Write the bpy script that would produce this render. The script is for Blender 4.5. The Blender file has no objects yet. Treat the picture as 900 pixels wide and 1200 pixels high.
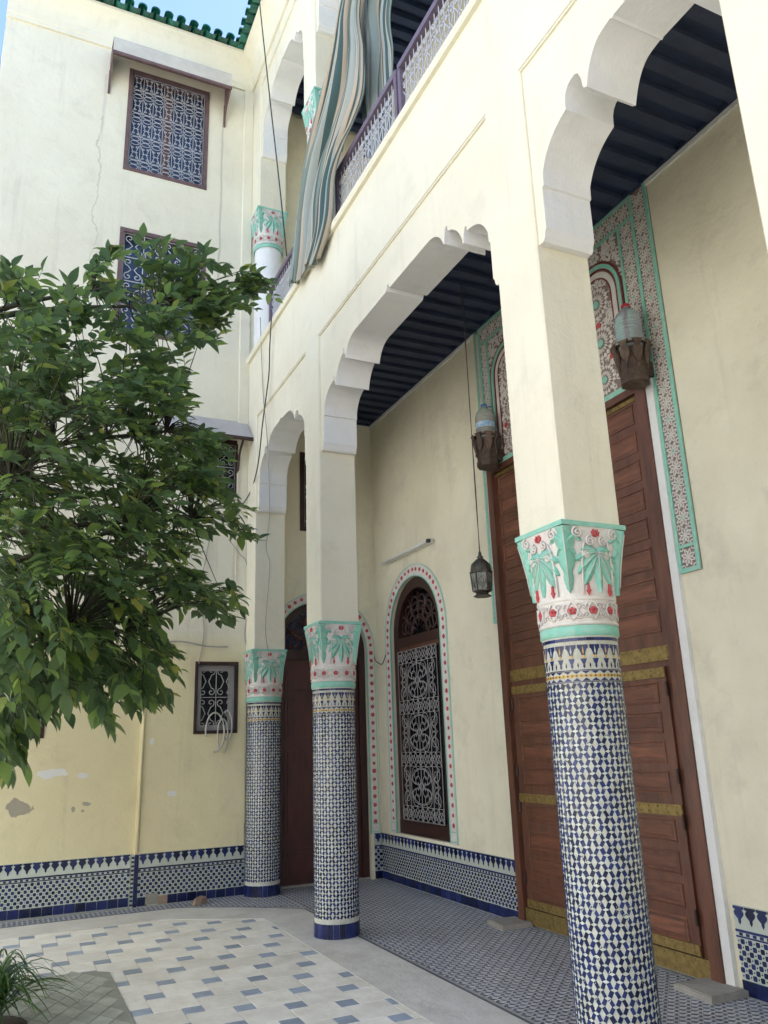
import bpy, math, random
from mathutils import Vector, Matrix
random.seed(7)
S = bpy.context.scene
COL = S.collection
PI = math.pi

# ------------------------------------------------------------------ camera
A, B, CR, FPX, CAMH = 0.443702834, 0.282120046, -0.0339086407, 927.27, 1.6
_f = Vector((math.sin(A)*math.cos(B), math.cos(A)*math.cos(B), math.sin(B)))
_r = Vector((math.cos(A), -math.sin(A), 0)); _u = _r.cross(_f)
CX = _r*math.cos(CR)+_u*math.sin(CR); CY = -_r*math.sin(CR)+_u*math.cos(CR)
CAM = Vector((0, 0, CAMH))
cd = bpy.data.cameras.new('camera'); cam = bpy.data.objects.new('camera', cd); COL.objects.link(cam)
cd.sensor_fit = 'VERTICAL'; cd.sensor_height = 36; cd.lens = FPX/1200*36; cd.clip_end = 500; cd.clip_start = .05
m = Matrix.Identity(4)
for i in range(3):
    m[i][0] = CX[i]; m[i][1] = CY[i]; m[i][2] = -_f[i]; m[i][3] = CAM[i]
cam.matrix_world = m
S.camera = cam
def ray(x, y): return CX*((x-450)/FPX)+CY*((600-y)/FPX)+_f
def onx(x, y, X): d = ray(x, y); return CAM+d*(X/d.x)
def ony(x, y, Y): d = ray(x, y); return CAM+d*(Y/d.y)
def onz(x, y, Z=0): d = ray(x, y); return CAM+d*((Z-CAMH)/d.z)

# ------------------------------------------------------------------ sky, sun, exposure
SUN_EL, SUN_AZ = math.radians(64), math.radians(80)      # azimuth clockwise from +Y: the sun stands behind the arcade roof
w = bpy.data.worlds.new('World'); S.world = w; w.use_nodes = True
nt = w.node_tree; nt.nodes.clear()
sk = nt.nodes.new('ShaderNodeTexSky'); sk.sky_type = 'NISHITA'; sk.sun_disc = False
sk.sun_elevation = SUN_EL; sk.sun_rotation = SUN_AZ; sk.air_density = 1.0; sk.dust_density = 0.3; sk.ozone_density = 2.0
bg = nt.nodes.new('ShaderNodeBackground'); bg.inputs[1].default_value = 0.095
wo = nt.nodes.new('ShaderNodeOutputWorld')
nt.links.new(sk.outputs[0], bg.inputs[0]); nt.links.new(bg.outputs[0], wo.inputs[0])
sl = bpy.data.lights.new('sun', 'SUN'); sl.energy = 5.0; sl.angle = math.radians(.5); sl.color = (1, .96, .90)
so = bpy.data.objects.new('sun', sl); COL.objects.link(so)
sd = Vector((math.sin(SUN_AZ)*math.cos(SUN_EL), math.cos(SUN_AZ)*math.cos(SUN_EL), math.sin(SUN_EL)))
so.rotation_euler = sd.to_track_quat('Z', 'Y').to_euler(); so.location = (0, 0, 30)
S.view_settings.view_transform = 'Standard'; S.view_settings.look = 'None'
S.view_settings.exposure = 2.02; S.view_settings.gamma = 1
S.render.engine = 'CYCLES'
S.cycles.max_bounces = 7; S.cycles.diffuse_bounces = 5; S.cycles.glossy_bounces = 3; S.cycles.transmission_bounces = 5; S.cycles.caustics_reflective = False; S.cycles.caustics_refractive = False

# ------------------------------------------------------------------ materials
def N(t, typ, **kw):
    n = t.nodes.new(typ)
    for k, v in kw.items(): setattr(n, k, v)
    return n
MATS = {}
def mat(name, col, rough=.6, var=0.0, scale=3.0, col2=None, bump=0.0, bscale=60.0, metal=0.0, rnd=0.0, coat=0.0, spec=.5, stretch=None):
    """base colour broken up by two noises; rnd = per piece lightness jitter"""
    mt = bpy.data.materials.new(name); mt.use_nodes = True; t = mt.node_tree; b = t.nodes['Principled BSDF']
    b.inputs['Roughness'].default_value = rough; b.inputs['Metallic'].default_value = metal
    b.inputs['Specular IOR Level'].default_value = spec
    if coat: b.inputs['Coat Weight'].default_value = coat; b.inputs['Coat Roughness'].default_value = .15
    geo = N(t, 'ShaderNodeNewGeometry'); vec = geo.outputs['Position']
    if stretch:
        mp = N(t, 'ShaderNodeMapping'); mp.inputs['Scale'].default_value = stretch; t.links.new(vec, mp.inputs[0]); vec = mp.outputs[0]
    c = N(t, 'ShaderNodeMix', data_type='RGBA'); c.inputs[6].default_value = (*col, 1); c.inputs[7].default_value = (*(col2 or [v*.7 for v in col]), 1)
    n = N(t, 'ShaderNodeTexNoise'); n.inputs['Scale'].default_value = scale; n.inputs['Detail'].default_value = 6; n.inputs['Roughness'].default_value = .62
    t.links.new(vec, n.inputs['Vector'])
    r = N(t, 'ShaderNodeMapRange'); r.inputs[1].default_value = .38; r.inputs[2].default_value = .72; r.inputs[3].default_value = 0; r.inputs[4].default_value = var
    t.links.new(n.outputs[0], r.inputs[0]); t.links.new(r.outputs[0], c.inputs[0])
    out = c.outputs[2]
    if rnd:
        oi = N(t, 'ShaderNodeObjectInfo')
        a = N(t, 'ShaderNodeMath', operation='ADD'); t.links.new(geo.outputs['Random Per Island'], a.inputs[0]); t.links.new(oi.outputs['Random'], a.inputs[1])
        fr = N(t, 'ShaderNodeMath', operation='FRACT'); t.links.new(a.outputs[0], fr.inputs[0])
        mr = N(t, 'ShaderNodeMapRange'); mr.inputs[3].default_value = 1-rnd; mr.inputs[4].default_value = 1+rnd; t.links.new(fr.outputs[0], mr.inputs[0])
        hs = N(t, 'ShaderNodeHueSaturation'); t.links.new(out, hs.inputs['Color']); t.links.new(mr.outputs[0], hs.inputs['Value']); out = hs.outputs[0]
    t.links.new(out, b.inputs['Base Color'])
    if bump:
        bn = N(t, 'ShaderNodeTexNoise'); bn.inputs['Scale'].default_value = bscale; bn.inputs['Detail'].default_value = 5
        t.links.new(vec, bn.inputs['Vector'])
        bb = N(t, 'ShaderNodeBump'); bb.inputs['Strength'].default_value = bump; bb.inputs['Distance'].default_value = .01
        t.links.new(bn.outputs[0], bb.inputs['Height']); t.links.new(bb.outputs[0], b.inputs['Normal'])
    MATS[name] = mt
    return mt
def add_patches(mt, spots, col, edge=9.0):
    """plaster damage with a shape of its own: (centre, radii, seed) blobs with ragged outline"""
    t = mt.node_tree; b = t.nodes['Principled BSDF']
    src = b.inputs['Base Color'].links[0].from_socket
    geo = N(t, 'ShaderNodeNewGeometry')
    for (ctr, rad) in spots:
        sub = N(t, 'ShaderNodeVectorMath', operation='SUBTRACT'); t.links.new(geo.outputs['Position'], sub.inputs[0]); sub.inputs[1].default_value = ctr
        dv = N(t, 'ShaderNodeVectorMath', operation='DIVIDE'); t.links.new(sub.outputs[0], dv.inputs[0]); dv.inputs[1].default_value = rad
        ln = N(t, 'ShaderNodeVectorMath', operation='LENGTH'); t.links.new(dv.outputs[0], ln.inputs[0])
        no = N(t, 'ShaderNodeTexNoise'); no.inputs['Scale'].default_value = edge; no.inputs['Detail'].default_value = 4; t.links.new(geo.outputs['Position'], no.inputs['Vector'])
        ma = N(t, 'ShaderNodeMath', operation='MULTIPLY_ADD'); t.links.new(no.outputs[0], ma.inputs[0]); ma.inputs[1].default_value = -2.6; t.links.new(ln.outputs['Value'], ma.inputs[2])
        mr = N(t, 'ShaderNodeMapRange'); mr.inputs[1].default_value = -.36; mr.inputs[2].default_value = -.44; t.links.new(ma.outputs[0], mr.inputs[0])
        mx = N(t, 'ShaderNodeMix', data_type='RGBA'); t.links.new(mr.outputs[0], mx.inputs[0]); t.links.new(src, mx.inputs[6]); mx.inputs[7].default_value = (*col, 1)
        src = mx.outputs[2]
    t.links.new(src, b.inputs['Base Color'])
def add_cracks(mt, spots):
    """hair cracks and drip stains: (centre, radii) boxes in which a thin wavering vertical line is drawn"""
    t = mt.node_tree; b = t.nodes['Principled BSDF']; src = b.inputs['Base Color'].links[0].from_socket
    geo = N(t, 'ShaderNodeNewGeometry'); no = N(t, 'ShaderNodeTexNoise'); no.inputs['Scale'].default_value = 2.6; no.inputs['Detail'].default_value = 6
    t.links.new(geo.outputs['Position'], no.inputs['Vector'])
    sx = N(t, 'ShaderNodeSeparateXYZ'); t.links.new(geo.outputs['Position'], sx.inputs[0])
    for (x0, z0, z1, wid, amp, col, op) in spots:
        m1 = N(t, 'ShaderNodeMath', operation='MULTIPLY_ADD'); t.links.new(no.outputs[0], m1.inputs[0]); m1.inputs[1].default_value = amp; m1.inputs[2].default_value = x0-amp*.5
        d = N(t, 'ShaderNodeMath', operation='SUBTRACT'); t.links.new(sx.outputs[0], d.inputs[0]); t.links.new(m1.outputs[0], d.inputs[1])
        ab = N(t, 'ShaderNodeMath', operation='ABSOLUTE'); t.links.new(d.outputs[0], ab.inputs[0])
        mr = N(t, 'ShaderNodeMapRange'); mr.inputs[1].default_value = wid; mr.inputs[2].default_value = wid*.2; mr.inputs[3].default_value = 0; mr.inputs[4].default_value = op; t.links.new(ab.outputs[0], mr.inputs[0])
        lo = N(t, 'ShaderNodeMapRange'); lo.inputs[1].default_value = z0; lo.inputs[2].default_value = z0+.4*(z1-z0); t.links.new(sx.outputs[2], lo.inputs[0])
        hi = N(t, 'ShaderNodeMath', operation='LESS_THAN'); t.links.new(sx.outputs[2], hi.inputs[0]); hi.inputs[1].default_value = z1
        p1 = N(t, 'ShaderNodeMath', operation='MULTIPLY'); t.links.new(mr.outputs[0], p1.inputs[0]); t.links.new(lo.outputs[0], p1.inputs[1])
        p2 = N(t, 'ShaderNodeMath', operation='MULTIPLY'); t.links.new(p1.outputs[0], p2.inputs[0]); t.links.new(hi.outputs[0], p2.inputs[1])
        mx = N(t, 'ShaderNodeMix', data_type='RGBA'); t.links.new(p2.outputs[0], mx.inputs[0]); t.links.new(src, mx.inputs[6]); mx.inputs[7].default_value = (*col, 1)
        src = mx.outputs[2]
    t.links.new(src, b.inputs['Base Color'])

mat('plaster', (.81, .77, .62), .85, .6, 1.3, (.72, .665, .51), .3, 45)
mat('plaster_end', (.81, .77, .625), .85, .65, .9, (.72, .66, .51), .3, 40)
mat('plaster_gallery', (.85, .805, .635), .85, .9, .8, (.70, .645, .49), .3, 40)
mat('whitewash', (.82, .82, .81), .85, .5, 2.0, (.72, .72, .70), .3, 50)
mat('ceiling_blue', (.028, .045, .098), .8, .8, 4, (.018, .028, .06), .2, 60)
mat('beam_grey', (.045, .060, .105), .8, .8, 5, (.030, .040, .070), .2, 60)
mat('wood', (.150, .057, .032), .48, .95, 6, (.058, .022, .013), .3, 60, stretch=(3, 2.2, .5), coat=.1)
mat('wood_panel', (.200, .074, .038), .45, .95, 7, (.080, .028, .016), .3, 60, rnd=.30, stretch=(3, .6, 5), coat=.1)
mat('wood_dark', (.045, .016, .012), .5, .8, 6, (.02, .009, .007), .2, 60, stretch=(2, 2, .5))
mat('wood_red', (.095, .026, .022), .45, .9, 6, (.045, .013, .012), .25, 60, stretch=(2, 2, .5), coat=.1)
mat('wood_faded', (.16, .10, .10), .7, .8, 8, (.09, .05, .05), .2, 60)
mat('wood_carved', (.12, .078, .055), .65, .95, 26, (.035, .020, .014), .6, 80, rnd=.35)
mat('brass', (.34, .245, .085), .46, .9, 22, (.14, .095, .035), .35, 120, metal=.6)
mat('iron_pale', (.52, .53, .58), .5, .7, 30, (.36, .35, .36))
mat('rail_iron', (.60, .60, .66), .5, .6, 30, (.45, .43, .46))
mat('iron_white', (.46, .45, .45), .5, .6, 30, (.30, .28, .27))
mat('rail_paint', (.17, .13, .18), .55, .7, 12, (.10, .07, .09))
mat('glaze_blue', (.016, .026, .115), .17, .8, 22, (.009, .014, .055), .15, 50, rnd=.6)
mat('glaze_white', (.58, .63, .57), .18, .6, 14, (.48, .52, .44), .05, 40, rnd=.16)
mat('glaze_yellow', (.62, .40, .08), .2, .5, 20, (.45, .26, .04), rnd=.2)
mat('grout', (.46, .46, .44), .8, .8, 25, (.33, .31, .26), .2, 90)
mat('grout_pale', (.60, .61, .54), .45, .8, 25, (.44, .43, .36), .2, 90)
mat('stucco_white', (.76, .73, .68), .75, .7, 12, (.60, .53, .50), .3, 90)
mat('stucco_rose', (.28, .21, .19), .85, .8, 25, (.18, .13, .115), .3, 90)
mat('turquoise', (.22, .56, .44), .7, .85, 18, (.40, .62, .53), .25, 70)
mat('turquoise_pale', (.40, .62, .53), .6, .7, 9, (.55, .62, .56), .15, 70)
mat('red_paint', (.50, .05, .06), .7, .8, 45, (.50, .13, .13), .25, 90, rnd=.2)
mat('maroon_paint', (.20, .035, .04), .6, .5, 20)
mat('pavement_white', (.85, .825, .765), .5, .9, 4, (.68, .64, .56), .12, 50, rnd=.08)
mat('pavement_blue', (.34, .40, .50), .45, .8, 9, (.22, .26, .33), .12, 50, rnd=.16)
mat('pavement_grout', (.42, .38, .32), .85, .8, 12, (.28, .25, .20), .2, 80)
mat('concrete', (.66, .64, .60), .8, .95, 3.2, (.54, .52, .48), .35, 55)
mat('floor_dark', (.095, .11, .16), .4, .8, 8, (.06, .068, .095), rnd=.35)
mat('floor_pale', (.58, .60, .62), .4, .8, 3, (.45, .46, .48), rnd=.12)
mat('patch_tile', (.40, .42, .36), .6, .9, 7, (.24, .25, .21), rnd=.10)
mat('patch_line', (.30, .305, .26), .7, .8, 7)
mat('earth', (.10, .075, .05), .95, .9, 9, (.05, .035, .025), .6, 40)
mat('roof_green', (.015, .13, .088), .25, .8, 8, (.008, .075, .055), rnd=.4)
mat('awning_sheet', (.62, .58, .50), .6, .7, 5, (.48, .44, .38), .1, 40)
mat('awning_grey', (.50, .47, .46), .55, .7, 5, (.40, .37, .36), .1, 40)
mat('glass_dark', (.012, .014, .018), .08, .3, 5)
mat('curtain_inside', (.52, .50, .47), .9, .6, 8)
mat('pane_blue', (.055, .085, .16), .12, .6, 3, (.025, .035, .07))
mat('cable_dark', (.05, .05, .05), .6)
mat('cable_pale', (.38, .36, .32), .6)
mat('hose_pale', (.48, .47, .42), .45)
mat('stone', (.40, .38, .34), .8, .9, 8, (.28, .26, .23), .4, 40)
mat('brick_rubble', (.32, .19, .13), .9, .9, 15, (.40, .34, .28), .6, 60)
mat('lantern_metal', (.07, .065, .055), .5, .8, 30, (.13, .12, .10), .3, 120, metal=.6)
mat('bark', (.055, .055, .032), .9, .9, 14, (.03, .03, .02), .7, 40)
mat('cap_red', (.55, .03, .05), .4)
mat('cap_blue', (.05, .18, .45), .4)
mat('label_blue', (.16, .38, .62), .5, .9, 30, (.75, .78, .80))
mat('tube_white', (.78, .78, .74), .35, .3, 5)
mat('peel_grey', (.34, .33, .29), .95, .8, 20)
def add_wear(mt, amount=.5, streak=.35, tone=(.50, .46, .38)):
    """smudges, rain streaks, fine speckle and trowel relief on painted plaster"""
    t = mt.node_tree; b = t.nodes['Principled BSDF']; src = b.inputs['Base Color'].links[0].from_socket
    geo = N(t, 'ShaderNodeNewGeometry'); pos = geo.outputs['Position']
    def layer(scale, lo, hi, op, col, src, mp=None, det=7):
        v = pos
        if mp: m_ = N(t, 'ShaderNodeMapping'); m_.inputs['Scale'].default_value = mp; t.links.new(v, m_.inputs[0]); v = m_.outputs[0]
        n = N(t, 'ShaderNodeTexNoise'); n.inputs['Scale'].default_value = scale; n.inputs['Detail'].default_value = det; n.inputs['Roughness'].default_value = .68; t.links.new(v, n.inputs['Vector'])
        r = N(t, 'ShaderNodeMapRange'); r.inputs[1].default_value = lo; r.inputs[2].default_value = hi; r.inputs[4].default_value = op; t.links.new(n.outputs[0], r.inputs[0])
        mx = N(t, 'ShaderNodeMix', data_type='RGBA'); t.links.new(r.outputs[0], mx.inputs[0]); t.links.new(src, mx.inputs[6]); mx.inputs[7].default_value = (*col, 1)
        return mx.outputs[2]
    src = layer(2.2, .54, .80, amount, tone, src)
    src = layer(1.0, .56, .82, streak, [c*.85 for c in tone], src, (5.5, 5.5, .45))
    src = layer(9, .62, .74, amount*.7, [c*1.25 for c in tone], src)
    src = layer(60, .70, .78, amount*.8, [c*.6 for c in tone], src, None, 3)
    t.links.new(src, b.inputs['Base Color'])
    old = b.inputs['Normal'].links[0].from_node
    n = N(t, 'ShaderNodeTexNoise'); n.inputs['Scale'].default_value = 7; n.inputs['Detail'].default_value = 3; t.links.new(pos, n.inputs['Vector'])
    bb = N(t, 'ShaderNodeBump'); bb.inputs['Strength'].default_value = .35; bb.inputs['Distance'].default_value = .03
    t.links.new(n.outputs[0], bb.inputs['Height']); t.links.new(bb.outputs[0], old.inputs['Normal'])
def add_coat(mt, zedge, col, op):
    """a later coat of yellower paint on the lower wall with a ragged upper edge"""
    t = mt.node_tree; b = t.nodes['Principled BSDF']; src = b.inputs['Base Color'].links[0].from_socket
    geo = N(t, 'ShaderNodeNewGeometry'); sx = N(t, 'ShaderNodeSeparateXYZ'); t.links.new(geo.outputs['Position'], sx.inputs[0])
    no = N(t, 'ShaderNodeTexNoise'); no.inputs['Scale'].default_value = 1.6; no.inputs['Detail'].default_value = 5; t.links.new(geo.outputs['Position'], no.inputs['Vector'])
    ma = N(t, 'ShaderNodeMath', operation='MULTIPLY_ADD'); t.links.new(no.outputs[0], ma.inputs[0]); ma.inputs[1].default_value = .5; t.links.new(sx.outputs[2], ma.inputs[2])
    mr = N(t, 'ShaderNodeMapRange'); mr.inputs[1].default_value = zedge+.25+.16; mr.inputs[2].default_value = zedge+.25-.16; mr.inputs[3].default_value = 0; mr.inputs[4].default_value = op; t.links.new(ma.outputs[0], mr.inputs[0])
    mx = N(t, 'ShaderNodeMix', data_type='RGBA', blend_type='MULTIPLY'); t.links.new(mr.outputs[0], mx.inputs[0]); t.links.new(src, mx.inputs[6]); mx.inputs[7].default_value = (*col, 1)
    t.links.new(mx.outputs[2], b.inputs['Base Color'])
add_wear(MATS['plaster'], .34, .36); add_wear(MATS['plaster_end'], .42, .42); add_wear(MATS['plaster_gallery'], .62, .38); add_wear(MATS['whitewash'], .4, .2, (.50, .48, .44))
add_wear(MATS['concrete'], .5, 0, (.30, .28, .25)); add_wear(MATS['stucco_white'], .4, .2, (.52, .44, .40)); add_wear(MATS['pavement_white'], .40, 0, (.46, .41, .34))
add_wear(MATS['turquoise'], .55, .2, (.55, .60, .55)); add_wear(MATS['red_paint'], .6, .2, (.62, .42, .40)) if False else None
add_coat(MATS['plaster_end'], 2.75, (1.0, .95, .76), 1.0)
add_patches(MATS['plaster_end'], [(ony(22, 948, 9.52), (.13, .3, .085))], (.40, .36, .28), 8)
add_patches(MATS['plaster_end'], [(ony(60, 907, 9.52), (.15, .3, .05)), (ony(98, 908, 9.52), (.06, .3, .03)), (ony(200, 930, 9.46), (.05, .3, .04)), (ony(178, 870, 9.46), (.03, .3, .05))], (.80, .79, .76), 9)
add_patches(MATS['plaster_end'], [(ony(86, 948, 9.52), (.02, .3, .03)), (ony(100, 943, 9.52), (.05, .3, .035)), (ony(97, 950, 9.52), (.02, .3, .02))], (.42, .38, .30), 14)
add_cracks(MATS['plaster_end'], [(.50, 7.2, 9.9, .012, .35, (.42, .37, .30), .55), (2.13, 6.3, 10.3, .02, .05, (.42, .38, .33), .6), (.50, 9.3, 10.6, .03, .06, (.50, .45, .40), .4), (2.46, 3.0, 5.2, .05, .10, (.45, .38, .26), .5), (1.62, 3.0, 5.2, .02, .2, (.48, .42, .33), .4)])

def leafmat(name, c1, c2, tr):
    mt = bpy.data.materials.new(name); mt.use_nodes = True; t = mt.node_tree; b = t.nodes['Principled BSDF']
    geo = N(t, 'ShaderNodeNewGeometry'); oi = N(t, 'ShaderNodeObjectInfo')
    a = N(t, 'ShaderNodeMath', operation='ADD'); t.links.new(geo.outputs['Random Per Island'], a.inputs[0]); t.links.new(oi.outputs['Random'], a.inputs[1])
    fr = N(t, 'ShaderNodeMath', operation='FRACT'); t.links.new(a.outputs[0], fr.inputs[0])
    c = N(t, 'ShaderNodeValToRGB'); e = c.color_ramp
    e.elements[0].color = (*c1, 1); e.elements[1].color = (c2[0]*1.7, c2[1]*1.15, c2[2], 1)
    for p_, k_ in ((.30, .05), (.62, .35), (.86, 1.0), (.95, 1.0)): q_ = e.elements.new(p_); q_.color = (*[u+(v-u)*k_ for u, v in zip(c1, c2)], 1)
    t.links.new(fr.outputs[0], c.inputs[0]); t.links.new(c.outputs[0], b.inputs['Base Color']); b.inputs['Roughness'].default_value = .38
    tl = N(t, 'ShaderNodeBsdfTranslucent'); hs = N(t, 'ShaderNodeHueSaturation'); hs.inputs['Value'].default_value = 1.9; hs.inputs['Hue'].default_value = .485
    t.links.new(c.outputs[0], hs.inputs['Color']); t.links.new(hs.outputs[0], tl.inputs[0])
    mx = N(t, 'ShaderNodeMixShader'); mx.inputs[0].default_value = tr
    t.links.new(b.outputs[0], mx.inputs[1]); t.links.new(tl.outputs[0], mx.inputs[2]); t.links.new(mx.outputs[0], t.nodes['Material Output'].inputs[0])
    MATS[name] = mt
leafmat('leaf', (.064, .112, .050), (.17, .265, .07), .50)
leafmat('blade', (.045, .095, .025), (.10, .19, .06), .25)
def glassmat(name, col, rough, ior=1.3, alpha=.35):
    mt = bpy.data.materials.new(name); mt.use_nodes = True; b = mt.node_tree.nodes['Principled BSDF']
    b.inputs['Base Color'].default_value = (*col, 1); b.inputs['Roughness'].default_value = rough
    b.inputs['Transmission Weight'].default_value = alpha; b.inputs['IOR'].default_value = ior
    MATS[name] = mt
glassmat('bottle_plastic', (.80, .88, .94), .05, 1.06, .70)
glassmat('bottle_dusty', (.74, .75, .70), .2, 1.06, .62)
glassmat('lantern_glass', (.62, .64, .58), .25, 1.3, .7)
def stripemat():
    mt = bpy.data.materials.new('curtain_cloth'); mt.use_nodes = True; t = mt.node_tree; b = t.nodes['Principled BSDF']; b.inputs['Roughness'].default_value = .9
    uv = N(t, 'ShaderNodeUVMap'); s = N(t, 'ShaderNodeSeparateXYZ'); t.links.new(uv.outputs[0], s.inputs[0])
    fr = N(t, 'ShaderNodeMath', operation='FRACT'); t.links.new(s.outputs[0], fr.inputs[0])
    cr = N(t, 'ShaderNodeValToRGB'); e = cr.color_ramp; e.interpolation = 'CONSTANT'
    stops = [(0, (.18, .225, .20)), (.15, (.46, .37, .28)), (.20, (.06, .10, .095)), (.27, (.46, .37, .28)), (.33, (.33, .36, .33)), (.50, (.05, .095, .095)), (.62, (.46, .37, .28)), (.69, (.27, .32, .295)), (.85, (.46, .37, .28)), (.90, (.07, .11, .105))]
    e.elements[0].position = 0; e.elements[0].color = (*stops[0][1], 1); e.elements[1].position = stops[1][0]; e.elements[1].color = (*stops[1][1], 1)
    for p, c in stops[2:]:
        q = e.elements.new(p); q.color = (*c, 1)
    t.links.new(fr.outputs[0], cr.inputs[0]); t.links.new(cr.outputs[0], b.inputs['Base Color'])
    MATS['curtain_cloth'] = mt
stripemat()

# ------------------------------------------------------------------ mesh builder
class MB:
    def __init__(s): s.v = []; s.f = []; s.mi = []; s.ml = []; s.smooth = []
    def m(s, name):
        if name not in s.ml: s.ml.append(name)
        return s.ml.index(name)
    def add(s, vs, fs, mt, smooth=False):
        o = len(s.v); k = s.m(mt); s.v.extend([tuple(p) for p in vs])
        for f in fs: s.f.append(tuple(i+o for i in f)); s.mi.append(k); s.smooth.append(smooth)
        return s
    def box(s, x0, x1, y0, y1, z0, z1, mt):
        v = [(x, y, z) for z in (z0, z1) for y in (y0, y1) for x in (x0, x1)]
        return s.add(v, [(0, 2, 3, 1), (4, 5, 7, 6), (0, 1, 5, 4), (2, 6, 7, 3), (0, 4, 6, 2), (1, 3, 7, 5)], mt)
    def cbox(s, x0, x1, y0, y1, z0, z1, mt, c=.012):
        """box with chamfered vertical edges"""
        p = [(x0+c, y0), (x1-c, y0), (x1, y0+c), (x1, y1-c), (x1-c, y1), (x0+c, y1), (x0, y1-c), (x0, y0+c)]
        return s.prism([(a, b, z0) for a, b in p], (0, 0, z1-z0), mt)
    def prism(s, pts, ext, mt, smt=None, bottom=True):
        n = len(pts); e = Vector(ext); P = [Vector(p) for p in pts]
        vs = P+[p+e for p in P]
        fs = [tuple(range(n, 2*n))]+([tuple(reversed(range(n)))] if bottom else [])
        if smt is None: return s.add(vs, fs+[(i, (i+1) % n, n+(i+1) % n, n+i) for i in range(n)], mt)
        s.add(vs, fs, mt); return s.add(vs, [(i, (i+1) % n, n+(i+1) % n, n+i) for i in range(n)], smt)
    def grid(s, fn, nu, nv, mt, closed=False, smooth=True):
        vs = [fn(i/nu, j/nv) for j in range(nv+1) for i in range(nu+(0 if closed else 1))]
        w = nu if closed else nu+1
        fs = [(j*w+i, j*w+(i+1) % w, (j+1)*w+(i+1) % w, (j+1)*w+i) for j in range(nv) for i in range(nu)]
        return s.add(vs, fs, mt, smooth)
    def lathe(s, prof, n, mt, c=(0, 0, 0), smooth=True, caps=True):
        vs = []
        for r, z in prof:
            for i in range(n):
                a = 2*PI*(i+.5)/n; vs.append((c[0]+r*math.cos(a), c[1]+r*math.sin(a), c[2]+z))
        k = len(prof)
        fs = [(j*n+i, j*n+(i+1) % n, (j+1)*n+(i+1) % n, (j+1)*n+i) for j in range(k-1) for i in range(n)]
        s.add(vs, fs, mt, smooth)
        if caps: s.add(vs[:n], [tuple(reversed(range(n)))], mt); s.add(vs[-n:], [tuple(range(n))], mt)
        return s
    def tube(s, pts, r, mt, n=5, r1=None, smooth=True, caps=True):
        P = [Vector(p) for p in pts]; k = len(P)
        if k < 2: return s
        vs = []; up = None
        for i in range(k):
            d = (P[min(i+1, k-1)]-P[max(i-1, 0)])
            d = d.normalized() if d.length > 1e-9 else Vector((0, 0, 1))
            if up is None: up = d.orthogonal().normalized()
            up = (up-d*up.dot(d)); up = up.normalized() if up.length > 1e-6 else d.orthogonal().normalized()
            b = d.cross(up); rr = r if r1 is None else r+(r1-r)*i/(k-1)
            for j in range(n):
                a = 2*PI*j/n; vs.append(P[i]+(up*math.cos(a)+b*math.sin(a))*rr)
        fs = [(i*n+j, i*n+(j+1) % n, (i+1)*n+(j+1) % n, (i+1)*n+j) for i in range(k-1) for j in range(n)]
        if caps: fs += [tuple(reversed(range(n))), tuple((k-1)*n+j for j in range(n))]
        return s.add(vs, fs, mt, smooth)
    def mesh(s, name):
        me = bpy.data.meshes.new(name); me.from_pydata(s.v, [], s.f)
        for q in s.ml: me.materials.append(MATS[q])
        me.polygons.foreach_set('material_index', s.mi); me.polygons.foreach_set('use_smooth', s.smooth); me.update()
        return me
    def build(s, name, parent=None, loc=None, **props):
        return obj(name, s.mesh(name), parent, loc, **props)
def obj(name, me, parent=None, loc=None, rot=None, **props):
    o = bpy.data.objects.new(name, me); COL.objects.link(o)
    if parent is not None: o.parent = parent
    if loc is not None: o.location = loc
    if rot is not None: o.rotation_euler = rot
    for k, v in props.items(): o[k] = v
    return o
def thing(name, label, category, loc=(0, 0, 0), group=None, rot=None):
    o = obj(name, None, None, loc, rot, label=label, category=category); o.empty_display_size = .1
    if group: o['group'] = group
    return o
def smooth_path(pts, k=6):
    P = [Vector(p) for p in pts]; out = []
    for i in range(len(P)-1):
        p0, p1, p2, p3 = P[max(i-1, 0)], P[i], P[i+1], P[min(i+2, len(P)-1)]
        for j in range(k):
            t = j/k; out.append(.5*((2*p1)+(p2-p0)*t+(2*p0-5*p1+4*p2-p3)*t*t+(3*p1-p0-3*p2+p3)*t**3))
    return out+[P[-1]]

# ------------------------------------------------------------------ layout numbers (metres)
XF, XB = 2.58, 2.965           # arcade: outer and inner face of the pillars
XW = 4.35                      # gallery wall
YE = 9.52                      # end wall
PIL = [(3.23, 3.64), (6.867, 7.263), (9.11, 9.50), (1.00, 1.725), (-2.2, -1.8), (-5.6, -5.2)]
CEIL = 5.95; SPT = 5.64; SILL = 6.60; TOP = 11.05

# ------------------------------------------------------------------ ground and floors
g = MB(); g.add([(-80, -80, -.06), (80, -80, -.06), (80, 80, -.06), (-80, 80, -.06)], [(0, 1, 2, 3)], 'concrete'); g.build('ground', kind='structure')
court = MB(); court.add([(-6.1, -6, .0), (2.62, -6, .0), (2.62, 9.3, .0), (-6.1, 9.3, .0)], [(0, 1, 2, 3)], 'pavement_grout')
court = court.build('courtyard_pavement', kind='structure')
def clip(poly, planes):
    for (nx, ny, d) in planes:
        out = []
        for i in range(len(poly)):
            a, b = poly[i], poly[(i+1) % len(poly)]
            da, db = nx*a[0]+ny*a[1]-d, nx*b[0]+ny*b[1]-d
            if da <= 0: out.append(a)
            if da*db < 0: t = da/(da-db); out.append((a[0]+(b[0]-a[0])*t, a[1]+(b[1]-a[1])*t))
        poly = out
        if len(poly) < 3: return []
    return poly
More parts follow.
